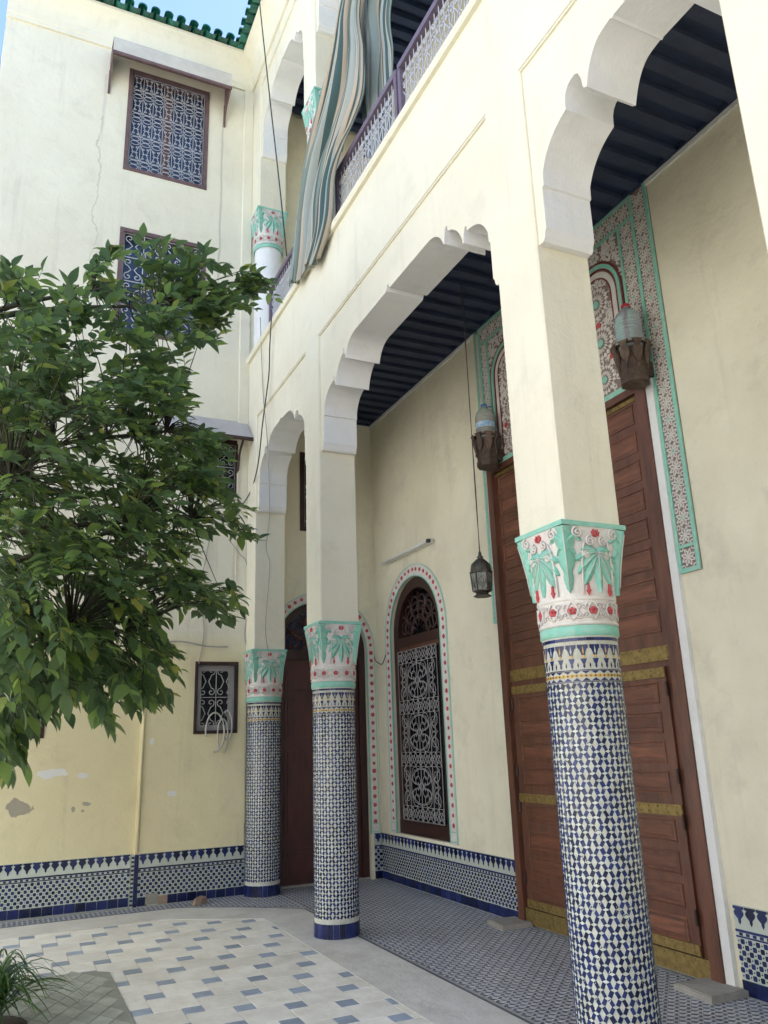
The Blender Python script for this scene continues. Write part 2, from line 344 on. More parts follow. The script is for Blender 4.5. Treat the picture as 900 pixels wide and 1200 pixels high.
# Pythagorean paving: big pale squares with small blue squares at their corners
a_, b_ = .298, .128
dgl = Vector((.51, .86)); dd = dgl.x*2.435+dgl.y*8.09
planes = [(1, 0, 2.425), (0, 1, 8.61), (dgl.x, dgl.y, dd), (-1, 0, 1.75), (0, -1, -2.6)]
ox, oy = 1.977+.003, 8.209
big = {}; nb = 0
def shared_tile(key, w_, mt):
    if key not in big:
        q = MB(); h = w_/2-.0022; c = .0016
        P = [(-h, -h), (h, -h), (h, h), (-h, h)]
        vs = [(x, y, -.004) for x, y in P]+[(x, y, .0065) for x, y in P]+[(x*(h-c)/h, y*(h-c)/h, .008) for x, y in P]
        fs = [(8, 9, 10, 11)]+[(i, (i+1) % 4, 4+(i+1) % 4, 4+i) for i in range(4)]+[(4+i, 4+(i+1) % 4, 8+(i+1) % 4, 8+i) for i in range(4)]
        q.add(vs, fs, mt); big[key] = q.mesh('paving_tile')
    return big[key]
for i in range(-40, 40):
    for j in range(-40, 40):
        cx = ox-a_*i-b_*j; cy = oy+b_*i-a_*j
        for (dx, dy, w_, mt) in ((0, 0, b_, 'pavement_blue'), (-(a_+b_)/2, -(a_-b_)/2, a_, 'pavement_white')):
            x, y = cx+dx, cy+dy; h = w_/2
            if x < -1.9 or x > 2.7 or y < 2.4 or y > 8.9: continue
            if x < .55 and y < 6.75: continue
            sq = [(x-h, y-h), (x+h, y-h), (x+h, y+h), (x-h, y+h)]
            pc = clip(sq, planes)
            if len(pc) < 3: continue
            ar = abs(sum(pc[k][0]*pc[(k+1) % len(pc)][1]-pc[(k+1) % len(pc)][0]*pc[k][1] for k in range(len(pc))))/2
            if ar < .0008: continue
            dz = random.uniform(-.0012, .0012)
            tilt = (random.gauss(0, .0016), random.gauss(0, .0016), 0)
            if ar > .98*w_*w_:
                obj('paving_tile', shared_tile(mt, w_, mt), court, (x, y, dz), tilt)
            else:
                q = MB(); mx_ = sum(p[0] for p in pc)/len(pc); my_ = sum(p[1] for p in pc)/len(pc)
                q.prism([(mx_+(p[0]-mx_)*.985, my_+(p[1]-my_)*.985, -.004) for p in pc], (0, 0, .012), mt); q.build('paving_tile', court)
            nb += 1
# worn diamond paving around the planting bed
bed = MB(); px0, px1, py0, py1 = -1.9, .885, 4.4, 7.03
pts = [(px0, py0), (px1, py0), (px1, py1-.12), (px1-.10, py1-.03), (px1-.30, py1), (px0, py1)]
bed.prism([(x, y, -.01) for x, y in pts], (0, 0, .0225), 'patch_line')
bed = bed.build('diamond_paving', kind='structure')
dm = {}
for i in range(0, 34):
    for j in range(0, 32):
        dx, dy = .155, .27
        x = px1-.02-dx*i*.5*1.0; y = py0+dy*j*.5
        if (i+j) % 2: continue
        poly = [(x-dx*.5+.008, y), (x, y-dy*.5+.012), (x+dx*.5-.008, y), (x, y+dy*.5-.012)]
        if (x-.0)**2+(y-5.95)**2 < .30**2 or y > py1-.06 or x > px1-.04 or x < -.5 or y < 4.9 or (y > py1-.13 and x > px1-.2): continue
        if 'd' not in dm:
            q = MB(); q.prism([(p[0]-x, p[1]-y, 0) for p in poly], (0, 0, .004), 'patch_tile', bottom=False); dm['d'] = q.mesh('diamond_tile')
        obj('diamond_tile', dm['d'], bed, (x, y, .0105), (random.gauss(0, .006), random.gauss(0, .006), 0))
e = MB(); e.lathe([(.30, .0), (.30, .016), (.2, .024), (.02, .03)], 20, 'earth', (.0, 5.95, 0)); e.lathe([(.4, .0), (.42, .03), (.2, .06), (.02, .08)], 20, 'earth', (-1.05, 6.35, 0)); e.build('planting_earth', kind='structure')
# concrete border (step) round the courtyard
cb = MB(); zb = .012
cb.add([(2.43, -6, zb), (2.90, -6, zb), (2.90, 8.30, zb), (2.43, 8.09, zb)], [(0, 1, 2, 3)], 'concrete')
cb.add([(2.43, 8.09, zb), (2.90, 8.30, zb), (2.36, 8.77, zb), (1.56, 8.61, zb)], [(0, 1, 2, 3)], 'concrete')
cb.add([(1.56, 8.61, zb), (2.36, 8.77, zb), (1.80, 9.12, zb), (-8, 9.12, zb), (-8, 8.61, zb)], [(0, 1, 2, 3, 4)], 'concrete')
for a, b in (((2.43, -6), (2.43, 8.09)), ((2.43, 8.09), (1.56, 8.61)), ((1.56, 8.61), (-8, 8.61))):
    cb.add([(a[0], a[1], -.02), (b[0], b[1], -.02), (b[0], b[1], zb), (a[0], a[1], zb)], [(0, 1, 2, 3)], 'concrete')
cb.build('concrete_border', kind='structure')
# gallery floor: small zellige, geometry
gf = MB(); zf = .006
gf.add([(2.90, -6, zf), (4.6, -6, zf), (4.6, 9.6, zf), (1.6, 9.6, zf), (1.80, 9.12, zf), (2.36, 8.77, zf), (2.90, 8.30, zf)], [tuple(range(7))], 'grout')
gf.add([(-8, 9.12, zf), (1.8, 9.12, zf), (1.6, 9.6, zf), (-8, 9.6, zf)], [(0, 1, 2, 3)], 'grout')
gfo = gf.build('gallery_floor', kind='structure')
def zell_floor(name, inside, x0, x1, y0, y1, p=.047):
    q = MB(); nx = int((x1-x0)/p); ny = int((y1-y0)/p)
    for i in range(nx):
        for k in range(ny):
            x = x0+(i+.5)*p; y = y0+(k+.5)*p
            if not inside(x, y): continue
            sgn = 1 if (i+k) % 2 else -1
            hl, hw, an = p*.44, p*.19, sgn*PI/4
            ca, sa = math.cos(an), math.sin(an)
            P = [(x+u*ca-v*sa, y+u*sa+v*ca, zf) for u, v in ((-hl, -hw), (hl, -hw), (hl, hw), (-hl, hw))]
            q.prism(P, (0, 0, .0035), 'floor_dark', bottom=False)
            xx, yy = x+p/2, y+p/2; d = p*.72
            if sgn > 0: q.prism([(xx-d, yy, zf), (xx, yy-d*.55, zf), (xx+d, yy, zf), (xx, yy+d*.55, zf)], (0, 0, .003), 'floor_pale', bottom=False)
            else: q.prism([(xx-d*.5, yy, zf), (xx, yy-d*.8, zf), (xx+d*.5, yy, zf), (xx, yy+d*.8, zf)], (0, 0, .003), 'floor_pale', bottom=False)
    return q.build(name, gfo, kind='stuff')
zell_floor('floor_mosaic', lambda x, y: x > 2.95 and y < 9.5 and x < 4.33, 2.95, 4.35, 2.6, 9.5)
zell_floor('floor_mosaic', lambda x, y: y > 9.16 and y < 9.40 and (x < 1.8 or (x-2.36)*.63+(y-8.77) > .02) or (x > 1.8 and x < 2.95 and y < 9.45 and (x-2.36)*.87+(y-8.77) > .04 and (x-2.36)*.63+(y-8.77) > .03), -.6, 2.95, 8.3, 9.46)
fe = MB()
for a, b in (((2.90, 2.4), (2.90, 8.30)), ((2.90, 8.30), (2.36, 8.77)), ((2.36, 8.77), (1.80, 9.12)), ((1.80, 9.12), (-.8, 9.12))):
    d = (Vector(b)-Vector(a)).normalized()*.022; nrm = (-d.y, d.x)
    if a[0] == b[0]: nrm = (.022, 0)
    else: nrm = (abs(nrm[0]), abs(nrm[1]))
    fe.prism([(a[0], a[1], zf), (b[0], b[1], zf), (b[0]+nrm[0], b[1]+nrm[1], zf), (a[0]+nrm[0], a[1]+nrm[1], zf)][::(-1 if a[0] != b[0] else -1)], (0, 0, .0075), 'floor_dark')
fe.build('floor_edging', gfo)

# ------------------------------------------------------------------ walls with openings
def wall_cells(q, a0, a1, z0, z1, holes, place, t0, t1, mt, jm=None):
    """flat wall along a (horizontal) and z with rectangular holes; place(a,z,t) -> world; t0 face, t1 back. Returns nothing."""
    As = sorted({a0, a1, *[h[0] for h in holes], *[h[1] for h in holes]}); Zs = sorted({z0, z1, *[h[2] for h in holes], *[h[3] for h in holes]})
    As = [a for a in As if a0 <= a <= a1]; Zs = [z for z in Zs if z0 <= z <= z1]
    for i in range(len(As)-1):
        for j in range(len(Zs)-1):
            ca, cz = (As[i]+As[i+1])/2, (Zs[j]+Zs[j+1])/2
            if any(h[0] < ca < h[1] and h[2] < cz < h[3] for h in holes): continue
            for t in (t0, t1):
                q.add([place(As[i], Zs[j], t), place(As[i+1], Zs[j], t), place(As[i+1], Zs[j+1], t), place(As[i], Zs[j+1], t)], [(0, 1, 2, 3)], mt)
    for h in holes:
        c = [(h[0], h[2]), (h[1], h[2]), (h[1], h[3]), (h[0], h[3])]
        for k in range(4):
            p, r = c[k], c[(k+1) % 4]
            if len(h) > 4 and k == 2: continue
            q.add([place(*p, t0), place(*r, t0), place(*r, t1), place(*p, t1)], [(0, 1, 2, 3)], jm or mt)
        if len(h) > 4:      # arched head: fill corners above the curve
            ac, rad, zs = (h[0]+h[1])/2, (h[1]-h[0])/2, h[4]; n = 24; pr = []
            for k in range(n+1):
                an = PI*k/n; pr.append((ac-rad*math.cos(an), zs+(h[3]-.004-zs)*math.sin(an)))
            for k in range(n):
                p, r = pr[k], pr[k+1]
                for t in (t0, t1): q.add([place(*p, t), place(*r, t), place(r[0], h[3], t), place(p[0], h[3], t)], [(0, 1, 2, 3)], mt)
                q.add([place(*p, t0), place(*r, t0), place(*r, t1), place(*p, t1)], [(0, 1, 2, 3)], jm or mt)
PE = lambda a, z, t: (a, YE+t, z)           # end wall, t inwards
PG = lambda a, z, t: (XW+t, a, z)           # gallery wall

endb = thing('courtyard_house', 'tall cream house wall with grilled windows closing the courtyard behind the tree', 'house', (0, YE, 0))
arc = thing('arcade_house', 'cream arcaded gallery wing with lobed arches, iron balcony and tall wooden doors', 'house', (XF, 6, 0))
for o in (endb, arc): o.matrix_parent_inverse = Matrix.Identity(4)
EO = Vector((0, YE, 0)); AO = Vector((XF, 6, 0))
def ep(mb, name, parent=None, **k):          # part of the end house (world coords)
    o = mb.build(name, parent or endb, None, **k)
    if parent is None: o.location = -EO
    return o
def ap(mb, name, parent=None, **k):
    o = mb.build(name, parent or arc, None, **k)
    if parent is None: o.location = -AO
    return o

W1 = (.80, 1.92, 9.14, 10.82); W2 = (.82, 1.95, 6.70, 8.23); W3 = (1.93, 2.475, 4.69, 5.42); W4 = (1.985, 2.49, 1.755, 2.57); W5 = (-.12, .40, 1.755, 2.52)
q = MB()
wall_cells(q, -.80, XF+.02, 0, TOP, [W1, W2, W3, W4, W5], PE, 0, .4, 'plaster_end')
q.add([PE(-.8, 0, 0), PE(-.8, 0, 3), PE(-.8, TOP, 3), PE(-.8, TOP, 0)], [(0, 1, 2, 3)], 'plaster_end')
ep(q, 'wall')
AD = (2.96, 4.20, 0, 3.365, 2.745)     # arched door opening
W6 = (3.30, 3.90, 4.29, 5.38)
q = MB(); wall_cells(q, XF+.02, XW+.3, 0, TOP, [AD, W6], PE, .001, .4, 'plaster_gallery'); ep(q, 'gallery_end_wall')
# lower pier, a step proud of the wall
q = MB(); zp = 3.35
wall_cells(q, 1.40, 2.60, 0, zp, [W4], PE, -.055, 0, 'plaster_end')
q.add([PE(1.40, 0, 0), PE(1.40, 0, -.055), PE(1.40, zp, -.055), PE(1.40, zp, 0)], [(0, 1, 2, 3)], 'plaster_end')
q.add([PE(1.40, zp, -.055), PE(2.60, zp, -.055), PE(2.60, zp+.08, -.002), PE(1.40, zp+.08, -.002)], [(0, 1, 2, 3)], 'plaster_end')
q.tube([PE(1.425, .54, -.058), PE(1.42, 1.4, -.062), PE(1.43, 2.3, -.058), PE(1.425, zp, -.058)], .017, 'plaster_end', 8)
ep(q, 'wall_pier')
# narrow corner pilaster by the arcade
q = MB(); q.cbox(2.44, 2.585, YE-.03, YE+.01, 2.9, TOP, 'plaster_end', .01); ep(q, 'corner_pilaster')

# gallery back wall (two storeys)
DOOR = (4.28, 6.52, 0, 4.24); AW = (7.775, 9.065, .555, 3.515, 2.87)
q = MB(); wall_cells(q, -6, YE, 0, TOP, [DOOR, AW], PG, 0, .35, 'plaster_gallery'); ap(q, 'gallery_wall')

q = MB(); q.box(5.0, 5.15, -6, YE+.6, 0, TOP, 'plaster_gallery'); q.box(XW+.36, 5.0, -6, YE+.6, -.02, .03, 'concrete'); q.box(XW+.02, XW+.36, 4.285, 6.515, -.02, .028, 'stone'); ap(q, 'sun_block_wall')  # unseen wall, floor and sill added to stop sun leaking under the doors
q = MB(); q.box(-.78, 5.0, YE+.7, YE+.85, 0, TOP, 'plaster_gallery'); q.box(-.78, 5.0, YE+.41, YE+.7, -.02, .03, 'concrete'); q.box(AD[0]+.002, AD[1]-.002, YE+.05, YE+.41, -.02, .026, 'stone'); ep(q, 'sun_block_wall')  # same unseen backing added behind the end wall against sun leaks
# arcade: pillars
for i, (y0, y1) in enumerate(PIL):
    q = MB()
    if i == 3: q.cbox(2.45, XB+.05, y0, y1, 0, SILL-.062, 'plaster', .012); ap(q, 'corner_pier'); continue
    q.cbox(XF, XB, y0, y1, 2.665, SPT, 'plaster', .010); ap(q, 'pillar')
q = MB(); q.box(XF, XB, 1.73, YE, SPT, SILL-.06, 'plaster'); q.box(XF, XB, -6, .995, SPT, SILL-.06, 'plaster'); ap(q, 'beam_wall')
q = MB(); q.prism([(XF-.035, -6, SILL-.06), (XB, -6, SILL-.06), (XB, -6, SILL), (XF-.05, -6, SILL), (XF-.05, -6, SILL-.03)], (0, YE+6, 0), 'plaster'); ap(q, 'balcony_sill')
# lobed arches
def arc_pts(p0, p1, bulge, n=12):
    """concave lobe between two points, bulging up-left"""
    P0, P1 = Vector(p0), Vector(p1); d = P1-P0; nr = Vector((-d.y, d.x)).normalized(); out = []
    for k in range(n+1):
        t = k/n; out.append(P0+d*t+nr*(bulge*4*t*(1-t)))
    return [(p.x, p.y) for p in out]
def smooth2(P, k=4): return [(p.x, p.y) for p in smooth_path([(a, z, 0) for a, z in P], k)]
def half_profile(kind, half):
    P = [(0, 4.365), (.045, 4.365), (.060, 4.385), (.066, 4.415), (.080, 4.435), (.081, 4.71), (.096, 4.716), (.099, 4.78)]
    if kind == 'wide':
        P += arc_pts((.10, 4.79), (.345, 4.97), .050)+[(.347+.025*(1-math.cos(PI*k/8)), 4.972+.075*math.sin(PI*k/8)**.8-.065*k/8) for k in range(1, 9)]
        P += arc_pts((.408, 4.905), (.600, 5.14), .042)+[(.602+.027*(1-math.cos(PI*k/8)), 5.142+.078*math.sin(PI*k/8)**.8-.075*k/8) for k in range(1, 9)]
        P += arc_pts((.668, 5.065), (.90, 5.235), .050)+[(half-.05, 5.240), (half-.03, 5.246), (half-.012, 5.285), (half, 5.295)]
    elif kind == 'narrow':
        P = [(s, z) for s, z in P]
        P += arc_pts((.10, 4.79), (.355, 5.035), .045)+[(.357+.079*(1-math.cos(PI*k/12)), 5.06+.125*math.sin(PI*k/12)-.02*k/12) for k in range(0, 13)]
        P += arc_pts((.535, 5.04), (half-.03, 5.262), .03)+[(half-.01, 5.268), (half, 5.262)]
    else:
        P += arc_pts((.10, 4.85), (.29, 5.03), .035)+[(.292+.056*(1-math.cos(PI*k/10)), 5.04+.07*math.sin(PI*k/10)-.005*k/10) for k in range(0, 11)]
        P += arc_pts((.42, 5.035), (.66, 5.215), .045)+[(half-.05, 5.225), (half-.015, 5.24), (half, 5.245)]
    return P
def spandrel(q, y0, y1, kind, dz, xf, xb, top, cm, sm):
    half = (y1-y0)/2; hp = half_profile(kind, half)
    L = [(y0+s, z+dz) for s, z in hp]+[(y1-s, z+dz) for s, z in reversed(hp[:-1])]
    if kind == 'narrow':        # lobes on the pillar side, short flat crown, then down to the pier
        far = [(y1-s, z) for s, z in half_profile('wide', half)[:8]]
        far += [(y1-s_, z) for s_, z in arc_pts((.10, 4.80), (.350, 5.034), .042)]+[(2.8745, 5.040)]
        far += [(2.874, 5.07), (2.870, 5.112), (2.858, 5.145), (2.835, 5.172), (2.80, 5.185), (2.77, 5.188), (2.745, 5.172), (2.727, 5.12), (2.716, 5.045)]
        far += smooth2([(2.690, 5.030), (2.668, 5.095), (2.640, 5.155), (2.597, 5.215), (2.545, 5.250), (2.455, 5.268)])+[(2.443, 5.255), (2.43, 5.266)]
        near = [(y0+s, z) for s, z in half_profile('wide', half)[:8]]+[(y0+.10+.26*math.sin(PI/2*k/10), 4.80+.465*(1-math.cos(PI/2*k/10))) for k in range(11)]
        L = [(a, z+dz) for a, z in near+list(reversed(far))]
    for (a, b) in zip(L[:-1], L[1:]):
        for x in (xf, xb): q.add([(x, a[0], a[1]), (x, b[0], b[1]), (x, b[0], top), (x, a[0], top)], [(0, 1, 2, 3)], cm)
    runs = [[L[0]]]
    for i in range(1, len(L)):
        runs[-1].append(L[i])
        if i < len(L)-1:
            a1 = math.atan2(L[i][1]-L[i-1][1], L[i][0]-L[i-1][0]); a2 = math.atan2(L[i+1][1]-L[i][1], L[i+1][0]-L[i][0])
            if abs((a2-a1+PI) % (2*PI)-PI) > .42: runs.append([L[i]])
    for rn in runs:
        n = len(rn); q.add([(xf, a, z) for a, z in rn]+[(xb, a, z) for a, z in rn], [(i, i+1, n+i+1, n+i) for i in range(n-1)], sm, True)
for (y0, y1, kind) in ((PIL[0][1], PIL[1][0], 'wide'), (PIL[1][1], PIL[2][0], 'mid'), (PIL[3][1], PIL[0][0], 'narrow'), (PIL[4][1], PIL[3][0], 'wide'), (PIL[5][1], PIL[4][0], 'wide')):
    q = MB(); spandrel(q, y0, y1, kind, 0, XF+.022, XB-.012, SPT, 'plaster', 'whitewash'); ap(q, 'lobed_arch')
    # pencil moulding along the recessed panel
    q = MB(); q.box(XF+.006, XF+.024, y0+.0, y1, SPT-.016, SPT-.002, 'plaster'); ap(q, 'panel_moulding')
# ceiling of the gallery and its beams
q = MB(); q.box(XB-.01, XW+.01, -6, YE, CEIL, SILL-.08, 'ceiling_blue'); q.box(XB-.01, XW+.01, -6, YE, SILL-.08, SILL-.03, 'concrete')
ceil = ap(q, 'ceiling')
bm_ = MB(); bm_.cbox(XB-.012, XW-.001, -.05, .05, -.045, .002, 'beam_grey', .006); bme = bm_.mesh('ceiling_beam')
for k in range(60):
    y = YE-.12-k*.205
    if y < -2.6: break
    obj('ceiling_beam', bme, ceil, (0, y, CEIL))
q = MB(); q.box(XW-.022, XW-.002, -6, 3.976, CEIL-.088, CEIL-.050, 'whitewash'); q.box(XW-.022, XW-.002, 6.661, YE-.002, CEIL-.088, CEIL-.050, 'whitewash'); q.box(XW-.035, XW-.002, -6, YE-.002, CEIL-.0495, CEIL+.01, 'ceiling_blue'); q.box(XB-.02, XW-.036, YE-.03, YE-.001, CEIL-.0495, CEIL+.01, 'ceiling_blue'); ap(q, 'wall_moulding')

# upper storey
UD = 5.22
for i in (0, 1, 2, 3):
    y0, y1 = PIL[i]; q = MB(); q.cbox(XF, XB, y0, y1, 8.775, TOP-.22, 'plaster', .010); ap(q, 'upper_pillar')
for (y0, y1, kind) in ((PIL[0][1], PIL[1][0], 'wide'), (PIL[1][1], PIL[2][0], 'mid'), (PIL[3][1], PIL[0][0], 'narrow')):
    q = MB(); spandrel(q, y0, y1, kind, UD, XF+.022, XB-.012, TOP-.22, 'plaster', 'whitewash'); ap(q, 'lobed_arch')
q = MB(); q.box(XF, XB, -6, YE, TOP-.22, TOP, 'plaster'); ap(q, 'upper_beam')
q = MB(); q.box(XB, 7.5, -6, YE+.4, TOP-.12, TOP+.05, 'ceiling_blue'); uc = ap(q, 'upper_ceiling')
ubm = MB(); ubm.box(XB+.002, XW-.001, -.05, .05, -.10, .002, 'ceiling_blue'); ubm = ubm.mesh('ceiling_beam')
for k in range(32): obj('ceiling_beam', ubm, uc, (0, YE-.15-k*.205, TOP-.12))
# cornices with a cove
cv = [(0, TOP), (.03, TOP+.0), (.03, TOP+.06), (.045, TOP+.09), (.05, TOP+.18), (.07, TOP+.28), (.11, TOP+.37), (.17, TOP+.44), (.22, TOP+.48), (.22, TOP+.53), (-.4, TOP+.525), (-.4, TOP)]
q = MB(); q.prism([(-.803, YE-d, z) for d, z in cv], (XF+.803, 0, 0), 'plaster_end'); ep(q, 'cornice')
q = MB(); q.prism([(XF-d, -6, z) for d, z in cv], (0, 6+YE-.02, 0), 'plaster'); ap(q, 'cornice')
q = MB(); q.box(XF+.4, 9.5, -6, YE+.4, TOP+.40, TOP+.52, 'concrete'); ap(q, 'flat_roof')
q = MB(); q.box(-.80, XF, YE+.4, YE+4, TOP+.40, TOP+.52, 'concrete'); ep(q, 'flat_roof')
# green half-round roof tiles along the eaves
rt = MB()
def rtf(u, v):
    an = PI*u; r = .062-.010*v
    return (r*math.cos(an), -.16+.75*v, r*math.sin(an)+.10*v)
rt.grid(rtf, 8, 4, 'roof_green'); rt.add([(.062*math.cos(PI*k/8), -.16, .062*math.sin(PI*k/8)) for k in range(9)]+[(.045*math.cos(PI*k/8), -.16, .045*math.sin(PI*k/8)-.004) for k in range(9)], [(k, k+1, 10+k, 9+k) for k in range(8)], 'roof_green')
rtm = rt.mesh('roof_tile')
ch = MB(); ch.grid(lambda u, v: (.085*math.cos(PI+PI*u), -.13+.7*v, .04+.055*math.sin(PI+PI*u)+.10*v), 6, 3, 'roof_green'); chm = ch.mesh('channel_tile')
ztile = TOP+.535
for k in range(20):
    x = -.72+k*.178
    if x < XF-.2:
        obj('roof_tile', rtm, endb, Vector((x, YE-.20+random.uniform(-.008, .008), ztile+.03))-EO, (0, 0, random.gauss(0, .02)))
        obj('channel_tile', chm, endb, Vector((x+.089, YE-.20, ztile))-EO)
for k in range(34):
    y = YE-.30-k*.178
    obj('roof_tile', rtm, arc, Vector((XF-.20+random.uniform(-.008, .008), y, ztile+.03))-AO, (0, 0, -PI/2+random.gauss(0, .02)))
    obj('channel_tile', chm, arc, Vector((XF-.20, y+.089, ztile))-AO, (0, 0, -PI/2))

# ------------------------------------------------------------------ zellige dado
def dado(parent, origin, a0, a1, P, name='dado', ztop=.525, post=None):
    """P(a,z,h) -> world, h out of the wall. One backing part with base tiles, merlons and a mosaic field"""
    q = MB(); bx = lambda mb, a, b, z0, z1, h0, h1, mt: mb.add([P(x, z, h) for h in (h0, h1) for z in (z0, z1) for x in (a, b)], [(0, 1, 3, 2), (4, 6, 7, 5), (0, 4, 5, 1), (2, 3, 7, 6), (0, 2, 6, 4), (1, 5, 7, 3)], mt)
    bx(q, a0, a1, .0, ztop, -.002, .012, 'glaze_white')
    back = q.build(name, parent); back.location = -origin
    L = a1-a0; n = max(1, round(L/.105)); w_ = L/n
    for k in range(n):      # base tiles
        if post and post(a0+(k+.5)*w_): continue
        q = MB(); h1 = .017+random.uniform(0, .003); bx(q, a0+k*w_+.002, a0+(k+1)*w_-.002, .012, .098+random.uniform(-.003, .002), .010, h1, 'glaze_blue'); q.build('base_tile', back)
    n = max(1, round(L/.088)); w_ = L/n
    for k in range(n):      # merlons hanging from the top edge
        c = a0+(k+.5)*w_; q = MB(); s = w_*.5
        pr = [(-.50*s*1.85, 0), (-.50*s*1.85, -.014), (-.30*s*1.85, -.02), (-.46*s*1.85, -.036), (-.42*s*1.85, -.050), (-.13*s*1.85, -.074), (-.12*s*1.85, -.090), (0, -.106)]
        pr = pr+[(-x, z) for x, z in reversed(pr[:-1])]
        v0 = [P(c+x, ztop-.003+z, .011) for x, z in pr]; v1 = [P(c+x, ztop-.003+z, .0155) for x, z in pr]; m_ = len(pr)
        q.add(v0+v1, [tuple(range(m_, 2*m_))]+[(i, (i+1) % m_, m_+(i+1) % m_, m_+i) for i in range(m_)], 'glaze_blue'); q.build('merlon_tile', back)
    q = MB()
    bx(q, a0, a1, .372, .387, .010, .0155, 'glaze_blue'); bx(q, a0, a1, .340, .350, .010, .0155, 'glaze_blue')
    n = int(L/.026)
    for k in range(n):
        if k % 2 == 0: bx(q, a0+k*L/n, a0+(k+1)*L/n, .3525, .3695, .010, .0150, 'glaze_blue')
    p = .029; nx = max(1, int(L/p)); p = L/nx; nz = int((.335-.105)/p); pz = (.335-.105)/nz
    for i in range(nx):
        for j in range(nz):
            c, z = a0+(i+.5)*p, .105+(j+.5)*pz
            if (i+j) % 2: 
                s, t = p*.53, p*.36; pl = [(-s, -t), (-t, -s), (t, -s), (s, -t), (s, t), (t, s), (-t, s), (-s, t)]; mt = 'glaze_blue'; h = .0145
                pl = [(x*.97, y*.97) for x, y in pl]
            else:
                s = p*.20; pl = [(-s, 0), (0, -s), (s, 0), (0, s)]; mt = 'glaze_blue'; h = .0140
            v = [P(c+x, z+y, .011) for x, y in pl]+[P(c+x, z+y, h) for x, y in pl]; m_ = len(pl)
            q.add(v, [tuple(range(m_, 2*m_))]+[(k, (k+1) % m_, m_+(k+1) % m_, m_+k) for k in range(m_)], mt)
    q.build('mosaic_field', back, kind='stuff')
    return back
PEd = lambda a, z, h: (a, YE-h, z); PEd2 = lambda a, z, h: (a, YE-.055-h, z); PGd = lambda a, z, h: (XW-h, a, z)
dado(endb, EO, -.75, 1.365, PEd)
dado(endb, EO, 1.445, 2.60, PEd2, post=lambda a: 1.52 < a < 1.78)
dado(endb, EO, 4.24, 4.335, PEd)
# vertical tile strip on the step
q = MB(); q.box(1.372, 1.4, YE-.066, YE-.002, 0, .52, 'glaze_white'); q.box(1.402, 1.442, YE-.074, YE-.058, 0, .52, 'glaze_blue')
for k in range(12): q.box(1.3705, 1.3985, YE-.070, YE-.06, .02+k*.042, .04+k*.042, 'glaze_blue')
ep(q, 'corner_tile_strip')
q = MB(); q.box(1.53, 1.66, YE-.075, YE-.0675, .02, .125, 'peel_grey'); q.box(1.66, 1.78, YE-.071, YE-.0675, .01, .095, 'brick_rubble'); ep(q, 'bare_mortar_patch')
dado(arc, AO, 6.57, YE-.012, PGd)
dado(arc, AO, 1.2, 4.13, PGd)

